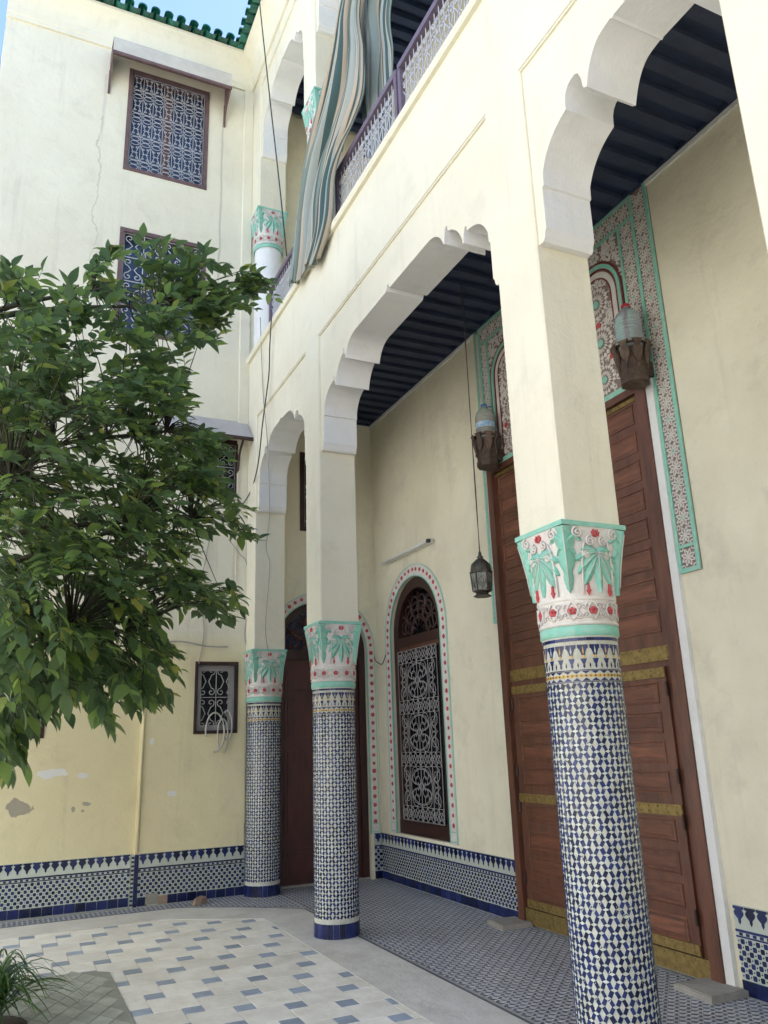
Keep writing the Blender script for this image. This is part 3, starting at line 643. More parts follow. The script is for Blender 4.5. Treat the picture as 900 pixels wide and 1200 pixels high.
# ------------------------------------------------------------------ windows and grilles
def spiral(c, r, a0, turns, sgn=1, n=12, shrink=.22):
    out = []
    for k in range(n+1):
        t = k/n; a = a0+sgn*turns*2*PI*t; rr = r*(1-(1-shrink)*t); out.append((c[0]+rr*math.cos(a), c[1]+rr*math.sin(a)))
    return out
def s_scroll(x0, z0, x1, z1, w_):
    """double scroll between two levels in a cell"""
    cx = (x0+x1)/2; h = z1-z0; r = min(w_*.36, h*.2); L = []
    for s in (-1, 1):
        top = spiral((cx+s*r*1.05, z1-r*1.1), r, -PI/2 if s > 0 else -PI/2, 1.1, s, 10)
        bot = spiral((cx+s*r*1.05, z0+r*1.1), r, PI/2, 1.1, -s, 10)
        L.append(list(reversed(top))+[(cx+s*r*.35, (z0+z1)/2)]+bot)
    return L
def grille(kind, a0, a1, z0, z1, r=.006):
    """list of 2-D polylines"""
    L = []; w_ = a1-a0; h = z1-z0
    fr = [(a0, z0), (a1, z0), (a1, z1), (a0, z1), (a0, z0)]; L.append(fr)
    if kind == 'fine':
        n = 7; cw = w_/n; rows = 4; ch_ = h/rows
        for i in range(1, n): L.append([(a0+i*cw, z0), (a0+i*cw, z1)])
        for i in range(n):
            c = a0+(i+.5)*cw
            for j in range(rows):
                zb_, zt = z0+j*ch_, z0+(j+1)*ch_
                band = ch_*.34
                for zz in (zb_+band*.28, zb_+band*.80):
                    L.append([(c+cw*.40*math.cos(t*PI/5), zz+band*.24*math.sin(t*PI/5)) for t in range(11)])
                L.append([(a0+i*cw, zb_+band*1.12), (a0+(i+1)*cw, zb_+band*1.12)])
                lo, hi = zb_+band*1.15, zt; mid = (lo+hi)/2
                for s in (-1, 1):
                    L.append([(c+s*cw*.42, lo), (c+s*cw*.12, mid), (c+s*cw*.42, hi)])
                    L.append(spiral((c+s*cw*.2, hi-ch_*.10), cw*.13, 0, 1, s, 7)); L.append(spiral((c+s*cw*.2, lo+ch_*.10), cw*.13, 0, 1, -s, 7))
                L.append([(c-cw*.3, mid), (c+cw*.3, mid)])
    elif kind in ('scroll', 'scroll4'):
        n = 2 if kind == 'scroll' else 4; rows = 2 if kind == 'scroll' else 4; cw = w_/n; ch_ = h/rows
        for i in range(1, n): L.append([(a0+i*cw, z0), (a0+i*cw, z1)])
        for j in range(1, rows): L.append([(a0, z0+j*ch_), (a1, z0+j*ch_)])
        for i in range(n):
            for j in range(rows): L += s_scroll(a0+i*cw, z0+j*ch_+.01, a0+(i+1)*cw, z0+(j+1)*ch_-.01, cw*.62)
    elif kind == 'arabesque':
        n = 4; cw = w_/n
        xs = [a0+w_*.0, a0+w_*.22, a0+w_*.78, a1]
        for x in (a0+w_*.11, a0+w_*.22, a0+w_*.5, a0+w_*.78, a0+w_*.89): L.append([(x, z0), (x, z1)])
        unit = h/3.35; z = z0
        def net(zb_, zt):
            for i in range(8):
                c = a0+(i+.5)*w_/8; s = w_/16
                L.append([(c-s, zb_), (c, (zb_+zt)/2), (c-s, zt)]); L.append([(c+s, zb_), (c, (zb_+zt)/2), (c+s, zt)])
                L.append([(c+s*.9*math.cos(t*PI/4), (zb_+zt)/2+(zt-zb_)*.26*math.sin(t*PI/4)) for t in range(9)])
            L.append([(a0, zb_), (a1, zb_)]); L.append([(a0, zt), (a1, zt)])
        for rep in range(3):
            net(z, z+unit*.27)
            lo, hi = z+unit*.27, z+unit*1.0+unit*.03; cz = (lo+hi)/2; c = (a0+a1)/2
            for s in (-1, 1):
                for v in (-1, 1):
                    L.append(spiral((c+s*w_*.14, cz+v*unit*.23), w_*.115, PI/2*v+PI, 1.4, s*v, 14))
                    L.append(spiral((c+s*w_*.10, cz+v*unit*.09), w_*.09, -PI/2*v, 1.2, -s*v, 12))
                    L.append(spiral((c+s*w_*.36, cz+v*unit*.22), w_*.10, PI/2*v, 1.3, -s*v, 12))
                    L.append(spiral((c+s*w_*.36, cz+v*unit*.07), w_*.07, PI/2*v, 1.2, s*v, 10))
                    L.append([(c+s*w_*.44, cz+v*unit*.33), (c+s*w_*.30, cz+v*unit*.15), (c+s*w_*.44, cz)])
                    L.append([(c, cz+v*unit*.36), (c+s*w_*.17, cz+v*unit*.30), (c+s*w_*.26, cz+v*unit*.12), (c+s*w_*.05, cz)])
            L.append([(c+w_*.06*math.cos(t*PI/6), cz+unit*.07*math.sin(t*PI/6)) for t in range(13)])
            L.append([(c+w_*.26*math.cos(t*PI/10), cz+unit*.33*math.sin(t*PI/10)) for t in range(21)])
            z += unit*1.03
        net(z, z1)
    return L
def window(parent, origin, rect, P, kind, depth, frame=.045, frame_mat='wood_faded', iron='iron_pale', pane='glass_dark', gr=.006, mullions=()):
    """P(a,z,h): h>0 out of the wall. Frame sits in the reveal, grille in front of it, pane behind"""
    a0, a1, z0, z1 = rect[:4]; e_ = .004
    bx = lambda mb, a, b, c, d, h0, h1, mt: mb.add([P(x, z, h) for h in (h0, h1) for z in (c, d) for x in (a, b)], [(0, 1, 3, 2), (4, 6, 7, 5), (0, 4, 5, 1), (2, 3, 7, 6), (0, 2, 6, 4), (1, 5, 7, 3)], mt)
    q = MB(); f = frame
    bx(q, a0-e_, a0+f, z0-e_, z1+e_, -depth-.03, .012, frame_mat); bx(q, a1-f, a1+e_, z0-e_, z1+e_, -depth-.03, .012, frame_mat)
    bx(q, a0+f, a1-f, z0-e_, z0+f, -depth-.03, .011, frame_mat); bx(q, a0+f, a1-f, z1-f, z1+e_, -depth-.03, .011, frame_mat)
    win = q.build('window', parent); win.location = -origin
    q = MB(); bx(q, a0+f, a1-f, z0+f, z1-f, -depth-.035, -depth-.02, pane); q.build('pane', win)
    for (x, w_) in mullions:
        q = MB(); xx = a0+(a1-a0)*x; bx(q, xx-w_, xx+w_, z0+f, z1-f, -depth-.019, -depth+.01, frame_mat); q.build('mullion', win)
    q = MB()
    for pl in grille(kind, a0+f+.01, a1-f-.01, z0+f+.01, z1-f-.01): q.tube([P(x, z, -.02) for x, z in pl], gr, iron, 4, caps=False)
    q.build('grille', win)
    return win
PEo = lambda a, z, h: (a, YE-h, z); PEp = lambda a, z, h: (a, YE-.055-h, z); PEg = lambda a, z, h: (a, YE+.001-h, z)
window(endb, EO, W1, PEo, 'fine', .12, .05, 'wood_faded', 'iron_pale', 'pane_blue', .0052, ((.5, .06), (.02, .03), (.98, .03)))
window(endb, EO, W2, PEo, 'scroll4', .12, .05, 'wood_faded', 'iron_pale', 'pane_blue', .008, ((.5, .05),))
window(endb, EO, W3, PEo, 'scroll', .12, .045, 'wood_dark', 'iron_white', 'glass_dark', .005)
w4 = window(endb, EO, W4, PEp, 'scroll', .12, .032, 'wood_dark', 'iron_white', 'glass_dark', .006)
q = MB()
for (x0, x1, z0, z1) in ((2.02, 2.075, 1.79, 2.535), (2.40, 2.455, 1.79, 2.535), (2.075, 2.40, 1.79, 1.85), (2.075, 2.40, 2.475, 2.535)): q.box(x0, x1, YE+.02, YE+.06, z0, z1, 'awning_grey')
q.build('sash_frame', w4)
window(endb, EO, W5, PEo, 'scroll', .12, .032, 'wood_dark', 'iron_white', 'glass_dark', .006)
window(endb, EO, W6, PEg, 'scroll', .10, .06, 'wood_dark', 'iron_white', 'glass_dark', .006)
# awnings
def awning(x0, x1, prof, mt, brmat, deep, tip):
    """sheet following prof (distance out, z) with a dark edge batten and side brackets"""
    q = MB(); n = len(prof)-1; th = .012
    V = lambda x, k, d: (x, YE-prof[k][0]+d*.6, prof[k][1]-d)
    for k in range(n):
        q.add([V(x0, k, 0), V(x1, k, 0), V(x1, k+1, 0), V(x0, k+1, 0)], [(0, 1, 2, 3)], mt, True)
        q.add([V(x0, k, th), V(x1, k, th), V(x1, k+1, th), V(x0, k+1, th)], [(3, 2, 1, 0)], brmat, True)
        for x in (x0, x1): q.add([V(x, k, 0), V(x, k+1, 0), V(x, k+1, th), V(x, k, th)], [(0, 1, 2, 3)], brmat)
    aw = ep(q, 'awning'); out, zf_ = prof[-1]
    q = MB(); q.box(x0-.004, x1+.004, YE-out-.006, YE-out+.022, zf_-.035, zf_+.006, brmat); q.build('edge_batten', aw)
    for x in ((x0+.006, x1-.006) if deep else (x0+.10, x1-.115)):
        q = MB(); cur = smooth_path([(0, YE-.012, tip), (0, YE-.035, tip+.20*(zf_-tip)), (0, YE-out*.32, tip+.62*(zf_-tip)), (0, YE-out*.75, zf_-.05), (0, YE-out+.012, zf_-.01)], 5)
        top = lambda y: zf_-.02 if not deep else zf_+(prof[0][1]-zf_)*(1-((YE-y)/out)**2)-.03
        q.box(x-.014, x+.014, YE-.028, YE-.002, tip, zf_, brmat)
        if deep:
            for (p, r) in zip(cur[:-1], cur[1:]):
                v = [(p.y, p.z), (r.y, r.z), (r.y, max(top(r.y), r.z+.004)), (p.y, max(top(p.y), p.z+.02))]
                q.add([(x-.008, *p_) for p_ in v]+[(x+.008, *p_) for p_ in v], [(0, 1, 2, 3), (7, 6, 5, 4), (0, 4, 5, 1), (2, 6, 7, 3)], brmat)
        else: q.tube([(x, p.y, p.z) for p in cur], .017, brmat, 4)
        q.build('bracket', aw)
    return aw
awning(.535, 2.155, [(.002, 10.99), (.14, 10.985), (.25, 10.96), (.33, 10.94), (.375, 10.91), (.39, 10.87), (.394, 10.665)], 'awning_sheet', 'wood_faded', True, 10.29)
awning(1.50, 2.565, [(.002, 5.70), (.30, 5.375)], 'awning_grey', 'wood_dark', False, 4.98)

# ------------------------------------------------------------------ arched openings: surround, wood, fanlight
def arch_outline(ac, rad, zs, z0, n=20, ratio=1.0):
    return [(ac-rad, z0)]+[(ac-rad*math.cos(PI*k/n), zs+rad*ratio*math.sin(PI*k/n)) for k in range(n+1)]+[(ac+rad, z0)]
def band(q, ac, r0, r1, zs, z0, P, h0, h1, mt, n=20, ra0=1, ra1=1):
    A0 = arch_outline(ac, r0, zs, z0, n, ra0); A1 = arch_outline(ac, r1, zs, z0, n, ra1); m_ = len(A0)
    vs = [P(*p, h1) for p in A0]+[P(*p, h1) for p in A1]+[P(*p, h0) for p in A0]+[P(*p, h0) for p in A1]
    fs = []
    for i in range(m_-1): fs += [(i, i+1, m_+i+1, m_+i), (2*m_+i, 2*m_+i+1, i+1, i), (m_+i, m_+i+1, 3*m_+i+1, 3*m_+i)]
    fs += [(0, m_, 3*m_, 2*m_), (m_-1, 2*m_-1, 4*m_-1, 3*m_-1)]
    q.add(vs, fs, mt)
def surround(parent, origin, ac, rw, bw, zs, z0, P, ratio):
    q = MB(); r1 = rw+bw; ra = (rw*ratio+bw)/r1
    rr = lambda r: (rw*ratio+(r-rw))/r
    band(q, ac, rw, r1, zs, z0, P, -.002, .012, 'stucco_white', 20, ratio, ra)
    band(q, ac, rw-.003, rw+.010, zs, z0, P, .0, .019, 'turquoise', 20, rr(rw-.003), rr(rw+.010))
    band(q, ac, r1-.010, r1+.003, zs, z0, P, .0, .019, 'turquoise_pale', 20, rr(r1-.010), rr(r1+.003))
    o = q.build('painted_surround', parent); o.location = -origin
    fl = MB(); n = 6
    for k in range(n):
        a = 2*PI*k/n; c = (.016*math.cos(a), .016*math.sin(a)); pts_ = [(c[0]+.0125*math.cos(t*PI/3), c[1]+.0125*math.sin(t*PI/3)) for t in range(6)]
        fl.add([P(x, z, .006)for x, z in pts_] if False else [(x, z, .0) for x, z in pts_]+[(x*.8, z*.8, .007) for x, z in pts_], [tuple(range(6, 12))]+[(i, (i+1) % 6, 6+(i+1) % 6, 6+i) for i in range(6)], 'red_paint')
    fm = fl.mesh('painted_flower')
    o0 = Vector(P(0, 0, 0)); ax = (Vector(P(1, 0, 0))-o0); az = Vector(P(0, 1, 0))-o0; ah = Vector(P(0, 0, 1))-o0
    M3 = Matrix((ax, az, ah)).transposed().to_4x4()
    cl = arch_outline(ac, rw+bw*.55, zs, z0+.12, 60, rr(rw+bw*.55)); acc = 0; step = .098; nxt = .06
    full = []
    for (p, r) in zip(cl[:-1], cl[1:]):
        k_ = max(1, int(math.dist(p, r)/.01))
        for t in range(k_): full.append((p[0]+(r[0]-p[0])*t/k_, p[1]+(r[1]-p[1])*t/k_))
    last = None
    for p in full:
        if last: acc += math.dist(last, p)
        last = p
        if acc >= nxt:
            nxt += step; f_ = obj('painted_flower', fm, o); f_.matrix_local = Matrix.Translation(P(p[0], p[1], .012)) @ M3 @ Matrix.Rotation(random.random()*6, 4, 'Z') @ Matrix.Scale(random.uniform(.75, 1.05), 4)
    # block at the feet
    q = MB()
    for s in (-1, 1):
        for zz in (z0+.015, z0+.11): 
            a = ac+s*(rw+bw/2); q.add([P(a-bw/2+.02, zz, .0185), P(a+bw/2-.02, zz, .0185), P(a+bw/2-.02, zz+.012, .0185), P(a-bw/2+.02, zz+.012, .0185)], [(0, 1, 2, 3)], 'turquoise')
    q.build('foot_line', o)
    return o
PEf = lambda a, z, h: (a, YE+.001-h, z); PGf = lambda a, z, h: (XW-h, a, z)
def fan(q, ac, rad, zb, ratio, P, h, mt, rr_=.012):
    """turned wooden fanlight tracery: intersecting arcs and rays"""
    L = []
    for k in range(1, 6):
        an = PI*k/6; L.append([(ac+math.cos(an)*rad*t, zb+math.sin(an)*rad*ratio*t) for t in (.18, .5, .97)])
    for f_ in (.42, .74): L.append([(ac+math.cos(PI*k/16)*rad*f_, zb+math.sin(PI*k/16)*rad*ratio*f_) for k in range(17)])
    for k in range(6):
        an = PI*(k+.5)/6; c = (ac+math.cos(an)*rad*.74, zb+math.sin(an)*rad*ratio*.74); L.append([(c[0]+rad*.17*math.cos(t*PI/5), c[1]+rad*.17*math.sin(t*PI/5)) for t in range(11)])
        c = (ac+math.cos(an)*rad*.46, zb+math.sin(an)*rad*ratio*.46); L.append([(c[0]+rad*.12*math.cos(t*PI/4), c[1]+rad*.12*math.sin(t*PI/4)) for t in range(9)])
    for pl in L: q.tube([P(x, z, h) for x, z in pl], rr_, mt, 5)
# arched window in the gallery
ac, rw = 8.42, .645; zs = 2.87; ratio = 1.0
sur = surround(arc, AO, ac, rw, .145, zs, .555, PGf, ratio)
q = MB(); band(q, ac, rw-.135, rw-.004, zs, .56, PGf, -.16, -.035, 'wood_dark', 20, 1, 1)
bxg = lambda mb, a, b, z0, z1, h0, h1, mt: mb.box(XW-h1, XW-h0, a, b, z0, z1, mt)
bxg(q, ac-.64, ac+.64, .56, .70, -.16, -.03, 'wood_dark'); bxg(q, ac-.62, ac+.62, 2.70, 2.82, -.15, -.028, 'wood_dark'); bxg(q, ac-.62, ac+.62, 2.655, 2.70, -.14, -.04, 'wood')
aw_ = q.build('arched_window', arc); aw_.location = -AO
q = MB(); bxg(q, ac-.62, ac+.62, .6, 3.5, -.20, -.165, 'glass_dark'); q.build('pane', aw_)
q = MB(); fan(q, ac, .50, 2.84, 1.02, PGf, -.07, 'wood_dark', .014); q.build('fanlight_tracery', aw_)
q = MB()
for pl in grille('arabesque', ac-.49, ac+.50, .72, 2.65): q.tube([PGf(x, z, -.012) for x, z in pl], .0038, 'iron_white', 4, caps=False)
q.build('grille', aw_)
# arched door in the gallery end wall
ac, rw, zs = 3.58, .62, 2.745
surround(endb, EO, ac, rw, .115, zs, .52, PEf, 1.0)
q = MB(); band(q, ac, rw-.09, rw-.004, zs, .0, PEf, -.2, -.05, 'wood_dark'); q.box(ac-.61, ac+.61, YE+.06, YE+.16, 2.62, 2.745, 'wood_dark')
ad = q.build('arched_door', endb); ad.location = -EO
for s in (-1, 1):
    x0, x1 = (ac-.53, ac-.005) if s < 0 else (ac+.005, ac+.53)
    q = MB(); q.box(x0, x1, YE+.10, YE+.15, .02, 2.62, 'wood_red')
    leaf = q.build('door_leaf', ad)
    for (z0, z1) in ((.12, .42), (.52, 1.55), (1.65, 2.15), (2.22, 2.55)):
        q = MB(); q.box(x0+.07, x1-.07, YE+.085, YE+.099, z0, z1, 'wood_red'); q.box(x0+.11, x1-.11, YE+.072, YE+.085, z0+.04, z1-.04, 'wood_red')
        pn = q.build('door_panel', ad)
q = MB(); q.box(ac-.55, ac+.55, YE+.18, YE+.2, 2.7, 3.36, 'pane_blue'); q.build('fanlight_pane', ad)
q = MB(); fan(q, ac, .52, 2.76, 1.0, PEf, -.10, 'wood_red', .013); q.build('fanlight_tracery', ad)

# ------------------------------------------------------------------ the tall wooden double door
D0, D1 = 4.28, 6.52; DC = 5.395
q = MB(); bxd = lambda mb, y0, y1, z0, z1, h0, h1, mt: mb.box(XW-h1, XW-h0, y0, y1, z0, z1, mt)
bxd(q, D0-.03, D0+.075, .03, 4.25, -.1, .05, 'wood'); bxd(q, D1-.06, D1+.03, .03, 4.25, -.1, .05, 'wood'); bxd(q, D0+.075, D1-.06, 4.19, 4.25, -.1, .048, 'wood')
frame = q.build('door_frame', arc); frame.location = -AO
q = MB(); bxd(q, D0-.105, D0-.032, .02, 4.28, -.005, .035, 'whitewash'); q.build('white_jamb', frame)
pmesh = {}
def door_panel(parent, y0, y1, z0, z1, h):
    key = (round(y1-y0, 3), round(z1-z0, 3))
    if key not in pmesh:
        q = MB(); W_, H_ = key; c = .022; d = .016
        P0 = [(0, 0), (W_, 0), (W_, H_), (0, H_)]
        def ring(ins, hh): return [(-hh, y+(ins if y == 0 else -ins), z+(ins if z == 0 else -ins)) for y, z in P0]
        R = [ring(0, 0), ring(.002, .008), ring(.010, .009), ring(.016, -.003), ring(.030, -.003), ring(.042, .003)]
        vs = [p for r_ in R for p in r_]; fs = []
        for k in range(len(R)-1): fs += [(4*k+i, 4*k+(i+1) % 4, 4*k+4+(i+1) % 4, 4*k+4+i) for i in range(4)]
        fs.append(tuple(4*(len(R)-1)+i for i in range(4)))
        q.add(vs, fs, 'wood_panel'); pmesh[key] = q.mesh('door_panel')
    return obj('door_panel', pmesh[key], parent, (XW-h, y0, z0))
def studs(q, y0, y1, z0, z1, h):
    n = max(2, int((y1-y0)/.09))
    for k in range(n):
        for z in (z0+.018, z1-.018):
            y = y0+(k+.5)*(y1-y0)/n; q.lathe([(.009, -.002), (.008, .003), (.003, .006)], 6, 'brass', (0, 0, 0)); L = 18
            for i in range(len(q.v)-30 if False else len(q.v)-18-12, len(q.v)):
                vx, vy, vz = q.v[i]; q.v[i] = (XW-h-vz, y+vx, z+vy)
for s in (-1, 1):
    y0, y1 = (D0+.077, DC-.004) if s < 0 else (DC+.004, D1-.062)
    q = MB(); bxd(q, y0, y1, .10, 4.188, -.06, .0, 'wood'); leaf = q.build('door_leaf', arc); leaf.location = -AO
    inn, out_ = (y1-.10, y0+.085) if s < 0 else (y0+.10, y1-.045)
    a, b = min(inn, out_), max(inn, out_)
    for k in range(8): door_panel(leaf, a, b, 4.135-.236*(k+1)+.066, 4.135-.236*k, .0)
    def strap(z0, z1, ya, yb, hh=.012, name='brass_strap'):
        q = MB(); bxd(q, ya, yb, z0, z1, .0, hh, 'brass'); studs(q, ya, yb, z0, z1, hh); q.build(name, leaf)
    strap(4.15, 4.186, y0, y1, .01)
    strap(2.105, 2.21, y0-.0, y1, .014)
    # wicket leaf, slightly proud, with its own panels
    wy0, wy1 = (y0+.08, y1-.02) if s < 0 else (y0+.02, y1-.035)
    q = MB(); bxd(q, wy0, wy1, .16, 2.06, .0, .022, 'wood'); wk = q.build('wicket_leaf', leaf)
    a, b = (wy0+.09, wy1-.12) if s < 0 else (wy0+.12, wy1-.09)
    for k in range(4): door_panel(leaf, a, b, 1.955-.208*(k+1)+.055, 1.955-.208*k, .022)
    for k in range(4): door_panel(leaf, a, b, 1.01-.208*(k+1)+.055, 1.01-.208*k, .022)
    def strap2(z0, z1): strap(z0, z1, wy0+.002, wy1-.002, .032)
    strap2(1.985, 2.055); strap2(1.035, 1.108); strap2(.075+.09, .17+.06)
    strap(.03, .155, y0, y1, .03, 'brass_kick_plate')
    for z in (.35, .95, 1.25, 1.85):
        q = MB(); q.lathe([(.012, 0), (.012, .10)], 8, 'wood_dark', (XW-.03, wy0 if s < 0 else wy1, z)); q.build('hinge', leaf)
q = MB(); q.lathe([(.028, 0), (.028, .004), (.016, .008), (.010, .03), (.022, .04), (.018, .052), (.004, .058)], 12, 'brass')
q.v = [(XW-.03-vz, 5.0+vx, 1.07+vy) for vx, vy, vz in q.v]
ap(q, 'door_knob')
# stone blocks under the door posts
for (y, w_, lab) in ((D0-.01, .17, 'grey stone block under the door post next to the white jamb'), (D1+.02, .15, 'grey stone block under the door post beside the blue tiled dado')):
    q = MB(); P = [(-.20, -w_), (.10, -w_-.01), (.12, w_-.02), (-.17, w_)]
    q.prism([(x, yy, 0) for x, yy in P], (0, 0, .035), 'stone'); q.prism([(x*.93-.003, yy*.93, .035) for x, yy in P], (0, 0, .006), 'stone')
    q.build('stone_block', None, (XW-.12, y, .009), label=lab, category='stone')

# ------------------------------------------------------------------ carved stucco over the door
st = MB(); SY0, SY1 = 3.977, 6.66; SZ0, SZ1 = 4.255, CEIL-.051
bxd(st, SY0, SY1, SZ0, SZ1, -.002, .010, 'stucco_rose')
sto = st.build('stucco_panel', arc); sto.location = -AO
def strip_line(q, pts, wd, h, mt='turquoise', h0=.008):
    for (p, r) in zip(pts[:-1], pts[1:]):
        d = Vector((r[0]-p[0], r[1]-p[1])); d.normalize(); n_ = Vector((-d.y, d.x))*wd/2; e1 = d*wd/2*0
        q.prism([(XW-h0, p[0]+n_.x, p[1]+n_.y), (XW-h0, r[0]+n_.x, r[1]+n_.y), (XW-h0, r[0]-n_.x, r[1]-n_.y), (XW-h0, p[0]-n_.x, p[1]-n_.y)][::-1], (-(h-h0), 0, 0), mt)
def ribbon(q, pts, wd, h, mt, h0=.009):
    P = [Vector(p) for p in pts]; n = len(P); vs = []
    for i in range(n):
        d = P[min(i+1, n-1)]-P[max(i-1, 0)]; d = d.normalized() if d.length > 1e-9 else Vector((1, 0)); nr = Vector((-d.y, d.x))*wd/2
        a, b = P[i]+nr, P[i]-nr
        vs += [(XW-h0, a.x, a.y), (XW-h, a.x, a.y), (XW-h, b.x, b.y), (XW-h0, b.x, b.y)]
    fs = []
    for i in range(n-1):
        for k in range(3): fs.append((4*i+k, 4*i+k+1, 4*i+5+k, 4*i+4+k))
    q.add(vs, fs, mt)
def lattice_unit(q, c, s, small):
    """eight-fold carved rosette: white straps, turquoise heart"""
    cy, cz = c
    for k in range(8):
        a = PI*k/4+PI/8; e1 = (cy+s*.5*math.cos(a), cz+s*.5*math.sin(a))
        ribbon(q, [(cy+s*.10*math.cos(a-.5), cz+s*.10*math.sin(a-.5)), (cy+s*.32*math.cos(a-.25), cz+s*.32*math.sin(a-.25)), e1], s*.062, .017, 'stucco_white')
        ribbon(q, [(cy+s*.10*math.cos(a+.5), cz+s*.10*math.sin(a+.5)), (cy+s*.32*math.cos(a+.25), cz+s*.32*math.sin(a+.25)), e1], s*.062, .0168, 'stucco_white')
    pl = [(cy+s*.11*math.cos(t*PI/3), cz+s*.11*math.sin(t*PI/3)) for t in range(6)]
    q.prism([(XW-.009, y, z) for y, z in pl][::-1], (-.006, 0, 0), 'turquoise' if small % 2 else 'stucco_white')
def lattice_strip(y0, y1, z0, z1, name='carved_lattice'):
    q = MB(); wy, wz = y1-y0, z1-z0
    s = min(wy, wz); n = max(1, round(max(wy, wz)/s)); 
    for k in range(n):
        c = ((y0+y1)/2, z0+(k+.5)*wz/n) if wz > wy else (y0+(k+.5)*wy/n, (z0+z1)/2)
        lattice_unit(q, c, s*1.0, k)
    for k in range(n+1):
        c = ((y0+y1)/2, z0+k*wz/n) if wz > wy else (y0+k*wy/n, (z0+z1)/2)
        for sg in (-1, 1):
            e_ = (c[0]+sg*s*.42, c[1]) if wz > wy else (c[0], c[1]+sg*s*.42)
            if SY0 < e_[0] < SY1: ribbon(q, [(e_[0]+s*.13*math.cos(t*PI/4), e_[1]+s*.13*math.sin(t*PI/4)) for t in range(9)], s*.07, .0165, 'stucco_white')
    return q.build(name, sto, kind='stuff')
# side strips beside the door
for (a, b) in ((SY0, 4.18), (6.545, SY1)):
    q = MB(); bxd(q, a, b, 2.69, SZ0-.001, -.002, .010, 'stucco_rose'); q.build('side_strip', sto)
    q = MB()
    for y in (a+.016, b-.016): strip_line(q, [(y, 2.69), (y, SZ1)], .032, .022)
    strip_line(q, [(a+.033, 2.706), (b-.033, 2.706)], .032, .0215); 
    if b-a > .15: strip_line(q, [(a+.033, 2.88), (b-.033, 2.88)], .022, .0215)
    q.build('turquoise_border', sto)
    if b-a > .15:
        lattice_strip(a+.036, b-.036, 2.725, 2.865); lattice_strip(a+.036, b-.036, 2.895, SZ1-.04)
    else: lattice_strip(a+.034, b-.034, 2.725, SZ1-.04)
q = MB(); strip_line(q, [(4.181, SZ1-.016), (6.544, SZ1-.016)], .032, .022); strip_line(q, [(4.181, SZ1-.20), (6.544, SZ1-.20)], .03, .022); strip_line(q, [(4.181, SZ0+.03), (6.544, SZ0+.03)], .045, .03)
for y in (4.335, 6.42): strip_line(q, [(y, SZ0+.054), (y, SZ1-.217)], .025, .0225)
q.build('turquoise_border', sto)
lattice_strip(4.19, 6.53, SZ1-.18, SZ1-.035); lattice_strip(4.19, 4.318, SZ0+.06, SZ1-.22); lattice_strip(6.437, 6.53, SZ0+.06, SZ1-.22)
arches = [(4.70, .30), (5.38, .30), (6.06, .30)]
for (c, r) in arches:
    q = MB(); zsp = 5.20
    for (rr_, wd, mt, h) in ((r+.025, .016, 'maroon_paint', .020), (r-.005, .036, 'turquoise', .024), (r-.035, .014, 'maroon_paint', .020), (r-.075, .05, 'stucco_white', .016), (r-.108, .012, 'maroon_paint', .019)):
        ol = arch_outline(c, rr_, zsp, SZ0+.055, 22, 1.05); ribbon(q, ol, wd, h, mt)
    q.build('blind_arch', sto)
    q = MB()      # rosettes stacked in the arch
    for (zc, R_) in ((5.17, .16), (4.80, .165), (4.46, .14)):
        for k in range(20):
            a = 2*PI*k/20
            for (r0, r1, wd) in ((.28, .62, .16), (.66, .98, .20)):
                pl = [(c+R_*(r0 if t in (0,) else (r0+r1)/2 if t in (1, 3) else r1)*math.cos(a+(wd*.75 if t == 1 else -wd*.75 if t == 3 else 0)), zc+R_*(r0 if t in (0,) else (r0+r1)/2 if t in (1, 3) else r1)*math.sin(a+(wd*.75 if t == 1 else -wd*.75 if t == 3 else 0))) for t in range(4)]
                q.prism([(XW-.009, y, z) for y, z in pl][::-1], (-.009, 0, 0), 'stucco_white')
        q.prism([(XW-.009, c+R_*.22*math.cos(-t*PI/5), zc+R_*.22*math.sin(-t*PI/5)) for t in range(10)][::-1][::-1], (-.012, 0, 0), 'turquoise')
    for (dy, zc) in ((-.12, 4.63), (.12, 4.63), (0, 4.97)):
        q.prism([(XW-.009, c+dy+.03*math.cos(-t*PI/3), zc+.03*math.sin(-t*PI/3)) for t in range(6)], (-.011, 0, 0), 'red_paint')
    q.build('carved_rosettes', sto, kind='stuff')
q = MB()        # vegetal filling between the arches
random.seed(3)
for k in range(3200):
    y = random.uniform(4.36, 6.40); z = random.uniform(SZ0+.07, SZ1-.23)
    if any(abs(y-c) < r+.045 and (z < 5.2 or math.hypot(y-c, (z-5.2)/1.05) < r+.045) for c, r in arches): 
        if any(math.hypot(y-c, z-zc) < R_+.01 for c, r in arches for zc, R_ in ((5.17, .16), (4.80, .165), (4.46, .14))): continue
        if any(r-.12 < (abs(y-c) if z < 5.2 else math.hypot(y-c, (z-5.2)/1.05)) < r+.045 for c, r in arches): continue
    sp = spiral((y, z), random.uniform(.02, .034), random.random()*6, random.uniform(.5, .9), random.choice((-1, 1)), 7, .35)
    ribbon(q, sp, .0095, .0155+random.random()*.002, 'stucco_white')
q.build('carved_foliage', sto, kind='stuff')

